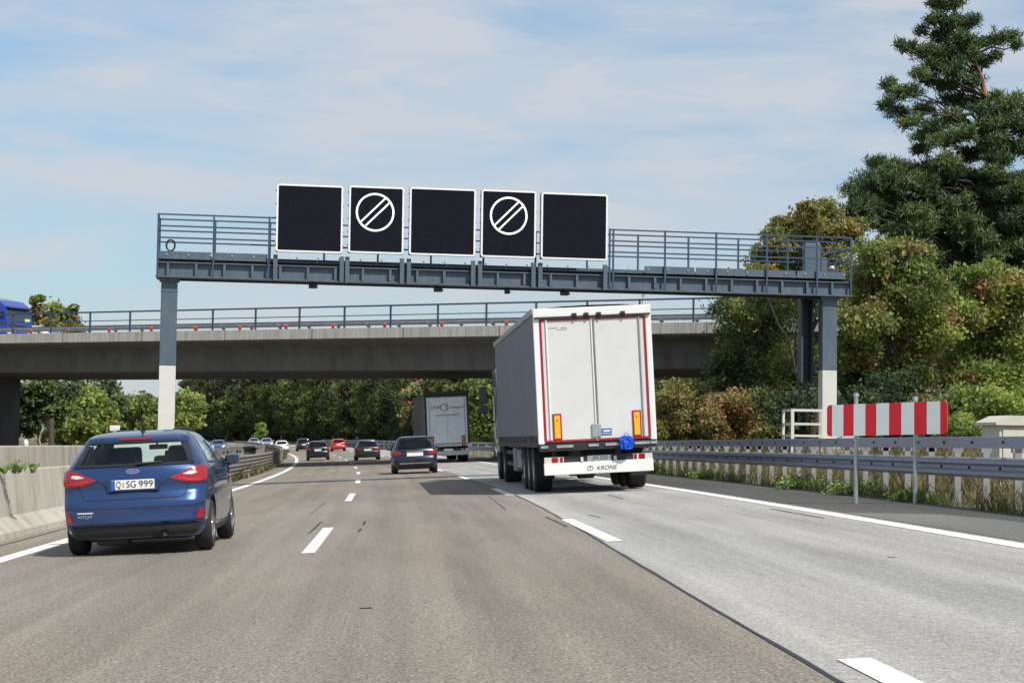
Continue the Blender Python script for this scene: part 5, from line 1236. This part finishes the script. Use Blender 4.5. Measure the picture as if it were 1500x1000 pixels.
tree('hazel_bush', 'dark leafy bush directly behind the red and white board', px(1300, 640, 62), B([(1246, 575, 13), (1240, 556, 12), (1250, 540, 14), (1256, 605, 14), (1252, 622, 13), (1262, 575, 18), (1282, 575, 28), (1310, 570, 34), (1350, 575, 34), (1272, 605, 24), (1300, 612, 32), (1345, 615, 34), (1385, 600, 30), (1265, 632, 18), (1300, 636, 20), (1335, 636, 22), (1370, 632, 22)], 62, 1, 1.3, 5), 2500, .13, DARK, 35, .08, cat='bush', autumn=(.05, BROWN))
tree('hazel_bush', 'green bush between the hazard board and the switch cabinet', px(1420, 640, 52), B([(1390, 600, 26), (1420, 590, 30), (1455, 600, 32), (1490, 600, 32), (1410, 628, 22), (1445, 632, 24), (1485, 635, 26), (1525, 610, 30)], 52, 1, 1.2, 6), 2500, .115, MIDG, 36, .07, cat='bush', autumn=(.05, YELLOW))
tree('autumn_bush', 'russet bush in autumn colour left of the service platform', px(1070, 640, 79), B([(1060, 595, 22), (1085, 590, 24), (1100, 610, 22), (1045, 615, 20), (1075, 622, 20), (1110, 630, 16), (1062, 640, 13), (1090, 642, 13)], 79, 1, 1.0, 7), 1600, .16, BROWN, 37, .07, cat='bush', autumn=(.3, YELLOW))
tree('autumn_bush', 'yellow brown bush just right of the white trailer', px(1000, 640, 85), B([(985, 580, 24), (1015, 575, 24), (1040, 590, 22), (975, 610, 22), (1005, 612, 24), (1035, 622, 20), (965, 590, 16), (962, 630, 16), (985, 636, 15), (1012, 638, 15), (1040, 640, 14)], 85, 1, 1.0, 8), 1600, .17, YELLOW + BROWN[1:3], 38, .07, cat='bush', autumn=(.15, MIDG))
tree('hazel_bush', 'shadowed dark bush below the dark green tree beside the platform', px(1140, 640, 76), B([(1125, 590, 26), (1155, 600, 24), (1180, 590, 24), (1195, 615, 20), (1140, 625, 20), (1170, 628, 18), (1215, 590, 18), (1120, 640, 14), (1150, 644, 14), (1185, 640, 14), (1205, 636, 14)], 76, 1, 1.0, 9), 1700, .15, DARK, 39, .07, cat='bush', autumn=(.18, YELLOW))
# ---- trees left of the opposite carriageway, beyond the bridge
tree('deciduous_tree', 'round olive tree behind the bridge, right of the blue lorry', px(75, 640, 165), B([(60, 470, 20), (80, 462, 20), (100, 475, 16), (75, 490, 26), (52, 490, 16), (105, 460, 7), (110, 452, 5), (50, 440, 5), (55, 450, 6), (60, 437, 4), (112, 480, 10), (75, 520, 30)], 165, 1, 1.8, 10), 500, .48, YELLOW[1:] + MIDG, 40, .3, autumn=(.15, BROWN))
tree('oak_tree', 'bare stemmed tree beside the bridge pier, seen under the bridge', px(55, 640, 138), B([(45, 575, 18), (70, 570, 20), (95, 575, 18), (50, 600, 14), (90, 600, 16), (42, 625, 12)], 138, 1, 1.5, 11), 900, .36, DARK + [MIDG[0]], 41, .15, bark='bark_pale', autumn=(.04, BROWN))
tree('oak_tree', 'sunlit yellow green tree seen under the bridge above the blue hatchback', px(125, 640, 146), B([(105, 590, 20), (130, 585, 22), (150, 595, 18), (110, 615, 20), (138, 615, 20), (160, 615, 14), (120, 635, 18), (150, 635, 16)], 146, 1, 1.5, 12), 700, .36, GREEN + [YELLOW[1]], 42, .2, autumn=(.1, YELLOW))
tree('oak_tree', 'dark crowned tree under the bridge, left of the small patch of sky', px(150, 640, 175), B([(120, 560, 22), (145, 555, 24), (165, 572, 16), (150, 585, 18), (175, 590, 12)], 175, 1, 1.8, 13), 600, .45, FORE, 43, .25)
tree('oak_tree', 'low tree filling the gap under the sky patch, left of the gantry post', px(205, 640, 215), B([(185, 598, 18), (210, 592, 18), (228, 600, 14), (195, 618, 18), (220, 622, 18), (170, 615, 14)], 215, 1, 2, 14), 700, .5, MIDG + [YELLOW[3]], 44, .2)
tree('oak_tree', 'green tree just right of the gantry post under the bridge', px(272, 640, 235), B([(268, 585, 16), (285, 592, 14), (262, 605, 16), (280, 615, 18), (258, 625, 14)], 235, 1, 2, 15), 700, .55, MIDG, 45, .2)
for i, (x, lab) in enumerate(((20, 'tree half hidden behind the bridge pier'), (-40, 'tree left of the bridge pier'))):
    tree('oak_tree', lab, px(x, 640, 150), B([(x - 10, 580, 24), (x + 15, 590, 24), (x, 615, 24)], 150, 1, 1.5, 16 + i), 600, .4, DARK, 46 + i, .2)

# ---- bushes on the right beyond the bridge, by the second lorry
tree('hazel_bush', 'sunlit green bush between the two lorries', px(712, 640, 160), B([(695, 575, 18), (718, 568, 20), (740, 580, 18), (700, 600, 20), (725, 605, 22), (705, 628, 20), (735, 632, 20), (690, 620, 14)], 160, 1, 1.6, 18), 900, .36, MIDG + [GREEN[2]], 48, .12, cat='bush')
tree('autumn_bush', 'rusty tree crown above the roof of the lettered lorry', px(622, 640, 215), B([(615, 572, 14), (635, 566, 12), (600, 580, 14), (625, 590, 16), (608, 605, 18), (640, 600, 16)], 215, 1, 2, 19), 600, .5, [FORE[1], FORE[3]], 49, .2, cat='tree', autumn=(.3, [(.20, .11, .055), (.17, .09, .05)]))

# ---- the far wood along the outside of the curve: trees of three kinds, each an object of its own
def proto_tree(kind, seed):
    rng = np.random.default_rng(seed); H = {0: 21, 1: 19, 2: 16}[kind]; bl = []
    if kind == 1:
        for i in range(11): z = H * (.10 + .84 * i / 10); r = 3.4 * (1 - i / 10) ** .8 + .7; bl.append(((rng.normal() * .5, rng.normal() * .5, z), (r, r, 1.3)))
    else:
        for i in range(16): z = H * rng.uniform(.10, .92); r = 3.4 * math.sqrt(max(.3, 1 - ((z / H - .48) / .5) ** 2)); a = rng.uniform(0, 6.28); k = rng.uniform(.2, .75); bl.append(((math.cos(a) * r * k, math.sin(a) * r * k, z), (r * .62, r * .62, r * .55)))
    pal = [FORE + [MIDG[0]], DARK + [FORE[0]], MIDG + [YELLOW[3]]][kind]
    q, tint = crown_quads(bl, 620 if kind != 1 else 520, .58, pal, rng, 10, .6, (.07, BROWN) if kind == 0 else None, .34)
    m = MB(); limb(m, (0, 0, -.3), (rng.normal() * .5, rng.normal() * .5, H * .85), .3, .08, rng, 6, 0, 6)
    for c, r in bl[::2]: limb(m, (0, 0, c[2] * .7), c, .1, .04, rng, 3, 0, 4)
    return quads_mesh('crown', q, tint, 'far_leaves'), m, H
PROT = []
for kind in (0, 1, 2):
    for v in range(2):
        me, m, H = proto_tree(kind, 60 + kind * 5 + v); tr_ = m.build('trunk', 'bark_pale' if (kind == 0 and v == 0) else 'bark', None, 60); tm = tr_.data; bpy.data.objects.remove(tr_); PROT.append((kind, me, tm, H))
FN = ['broadleaf_tree', 'spruce_tree', 'birch_tree']
FL = ['tall dark broadleaf tree in the far wood beyond the bridge', 'dark narrow conifer in the far wood beyond the bridge', 'lighter green tree of the wood along the motorway']
rw = random.Random(77)
def far_tree(s, u, H, kind=None):
    k = rw.choices((0, 1, 2), (.55, .2, .25))[0] if kind is None else kind
    c = rw.choice([p for p in PROT if p[0] == k]); b = P(s, u, 0); b.z = zground(s, u) - .1
    t = empty(FN[k], b, (0, 0, rw.uniform(0, 6.28))); sc = H / c[3]; t.scale = (sc * rw.uniform(.95, 1.25), sc * rw.uniform(.95, 1.25), sc); tag(t, FL[k], 'tree', 'trees of the far wood, ' + ['broadleaf', 'conifer', 'light green'][k])
    for n_, me in (('crown', c[1]), ('trunk', c[2])): o = bpy.data.objects.new(n_, me); COL.objects.link(o); o.parent = t
s = 185.
while s < 760:
    lim = min(1.2 + 138 * s / 2600, 27) * (1 if s < 640 else .7)
    for row, u in enumerate((13.5, 19, 26)):
        H = lim * rw.uniform(.82, 1.0) * (1 if row else .85)
        far_tree(s + rw.uniform(-2, 2), u + rw.uniform(-1.5, 1.5), H)
    s += 5.2 if s < 300 else 7.5
for s, u, H in ((66, 31, 10), (78, 36, 12), (92, 29, 9), (58, 40, 11), (84, 47, 13)): far_tree(s, u, H, 2)
for _ in range(26): far_tree(rw.uniform(122, 190), rw.uniform(19, 40), rw.uniform(6, 8.5), rw.choice((0, 2)))
for s, u, H in ((400, -34, 14), (430, -38, 15), (470, -40, 16), (520, -36, 15), (560, -40, 16), (620, -40, 16), (680, -42, 16), (780, -30, 16), (800, -10, 17), (820, 5, 17), (790, 12, 17), (350, -36, 12), (300, -36, 11)): far_tree(s, u, H, rw.choice((0, 2)))
# light green young tree in front of the dark wood, and two pale bare poles of trunks
tree('young_birch', 'small bright green young tree in front of the dark wood', px(381, 642, 330), B([(381, 626, 7), (384, 634, 6), (378, 638, 6)], 330, 1, 1, 20), 220, .5, [(.075, .115, .025), (.06, .10, .025)], 70, .1)

# ---- grass, weeds
def blades(name, pts, hmin, hmax, w, pal, seed, lean=.35):
    rng = np.random.default_rng(seed); n = len(pts); b = np.array(pts); h = rng.uniform(hmin, hmax, n) * rng.uniform(.5, 1, n); a = rng.uniform(0, 6.283, n)
    d = np.stack([np.cos(a), np.sin(a), np.zeros(n)], 1); up = np.stack([rng.normal(size=n) * lean, rng.normal(size=n) * lean, np.ones(n)], 1); ww = (w * rng.uniform(.6, 1.4, n))[:, None]
    mid = b + up * h[:, None] * .55; tip = b + up * h[:, None] * np.array([1.5, 1.5, 1]); q = np.stack([b - d * ww, b + d * ww, mid * .35 + tip * .65 + d * ww * .3, tip], 1)
    t = np.array(pal)[rng.integers(len(pal), size=n)] * rng.uniform(.7, 1.25, (n, 1)); o = bpy.data.objects.new(name, quads_mesh(name, q, np.clip(t, 0, 1), 'grass_blades')); COL.objects.link(o); o['kind'] = 'stuff'; return o
DRY = [(.30, .235, .12), (.36, .28, .15), (.24, .18, .09), (.20, .17, .07)]; GRN = [(.08, .11, .03), (.11, .13, .04), (.06, .085, .025)]
rgz = np.random.default_rng(5); pts = []; pts2 = []
def noise1(s): return .5 + .5 * math.sin(s * .9) * math.sin(s * .37 + 1)
for _ in range(26000):
    s = 16 + 100 * rgz.random() ** 1.7; u = 7.92 + abs(rgz.normal()) * .35 + .12 * math.sin(s * 1.3)
    if rgz.random() < .12 + .88 * noise1(s * 1.7) ** 2: pts.append(tuple(P(s, u, zground(s, u))))
blades('verge_grass', pts, .08, .42, .007, DRY[2:] + GRN + GRN + GRN, 1, .22)
for _ in range(26000):
    s = 18 + 95 * rgz.random() ** 1.4; u = 8.6 + 7 * rgz.random() ** 1.3; pts2.append(tuple(P(s, u, zground(s, u))))
blades('dry_grass', pts2, .3, .75, .008, DRY + DRY + GRN, 2, .2)
pts3 = []
for _ in range(6000):
    s = 64 + 130 * rgz.random(); u = -6.2 - 1.3 * rgz.random(); pts3.append(tuple(P(s, u, zroad(s, u))))
for _ in range(500):
    s = 62 + 50 * rgz.random(); u = -6.0 + .3 * rgz.random(); pts3.append(tuple(P(s, u, zroad(s, u))))
for _ in range(1800):
    s = 150 + 25 * rgz.random(); u = -5.6 - 1.6 * rgz.random(); pts3.append(tuple(P(s, u, zroad(s, u) + .3 * rgz.random())))
blades('median_grass', pts3, .15, .7, .03, DRY + GRN, 3)
# low green plants in front of the rail, and on the barrier
def weed(label, c, r, h, n, pal, seed, size=.09, group=None):
    rng = np.random.default_rng(seed); t = empty('weed', c); tag(t, label, 'plant', group); Q, T = [], []; m = MB()
    for k in range(n):
        a = rng.uniform(0, 6.28); d = r * math.sqrt(rng.random()); e = np.array((math.cos(a) * d, math.sin(a) * d, h * rng.uniform(.4, 1) * (1 - .5 * d / r))); limb(m, (e[0] * .3, e[1] * .3, -.03), e, .008, .004, rng, 3, 0, 4)
        p = e * rng.uniform(.3, 1.05, (16, 1)) + rng.normal(size=(16, 3)) * np.array([.05, .05, .03]) * (r / .3); Q.append(leaf_quads(p, None, size, .5, rng, 1.0)); T.append(np.array(pal[rng.integers(len(pal))]) * rng.uniform(.7, 1.3, (16, 1)))
    m.build('stems', 'bark', t); o = bpy.data.objects.new('leaves', quads_mesh('leaves', np.concatenate(Q), np.concatenate(T), 'leaves')); COL.objects.link(o); o.parent = t
WG = [(.07, .12, .025), (.10, .15, .03), (.05, .09, .02)]
for x, r, h, lab in ((6, .10, .10, 'tiny weed at the left end of the row on the concrete barrier'), (22, .22, .20, 'largest leafy weed growing on top of the concrete barrier'), (46, .11, .17, 'small weed on the barrier, nearest the blue hatchback')):
    c = px(x, 688, 27.2); c.z = zroad(*us(c)) + .98; weed(lab, c, r, h, 12 if r > .15 else 6, WG, int(x), .06, 'weeds on the barrier')
for i, (s, u, r, h, lab) in enumerate(((31.5, 8.1, .6, .42, 'low bushy weed at the foot of the rail between the board posts'), (35.5, 8.1, .6, .45, 'green weed clump at the rail left of the hazard board'), (27.8, 8.1, .4, .3, 'small weed clump by the right post of the hazard board'), (55, 8.0, .7, .6, 'tall weed clump at the rail close to the white trailer'), (46, 8.05, .5, .4, 'mid sized weed clump on the verge left of the platform'))):
    c = P(s, u, 0); c.z = zground(s, u); weed(lab, c, r, h, 40, WG + [(.12, .13, .04)], 80 + i, .085, 'weeds along the guard rail')
bpy.context.view_layer.update()
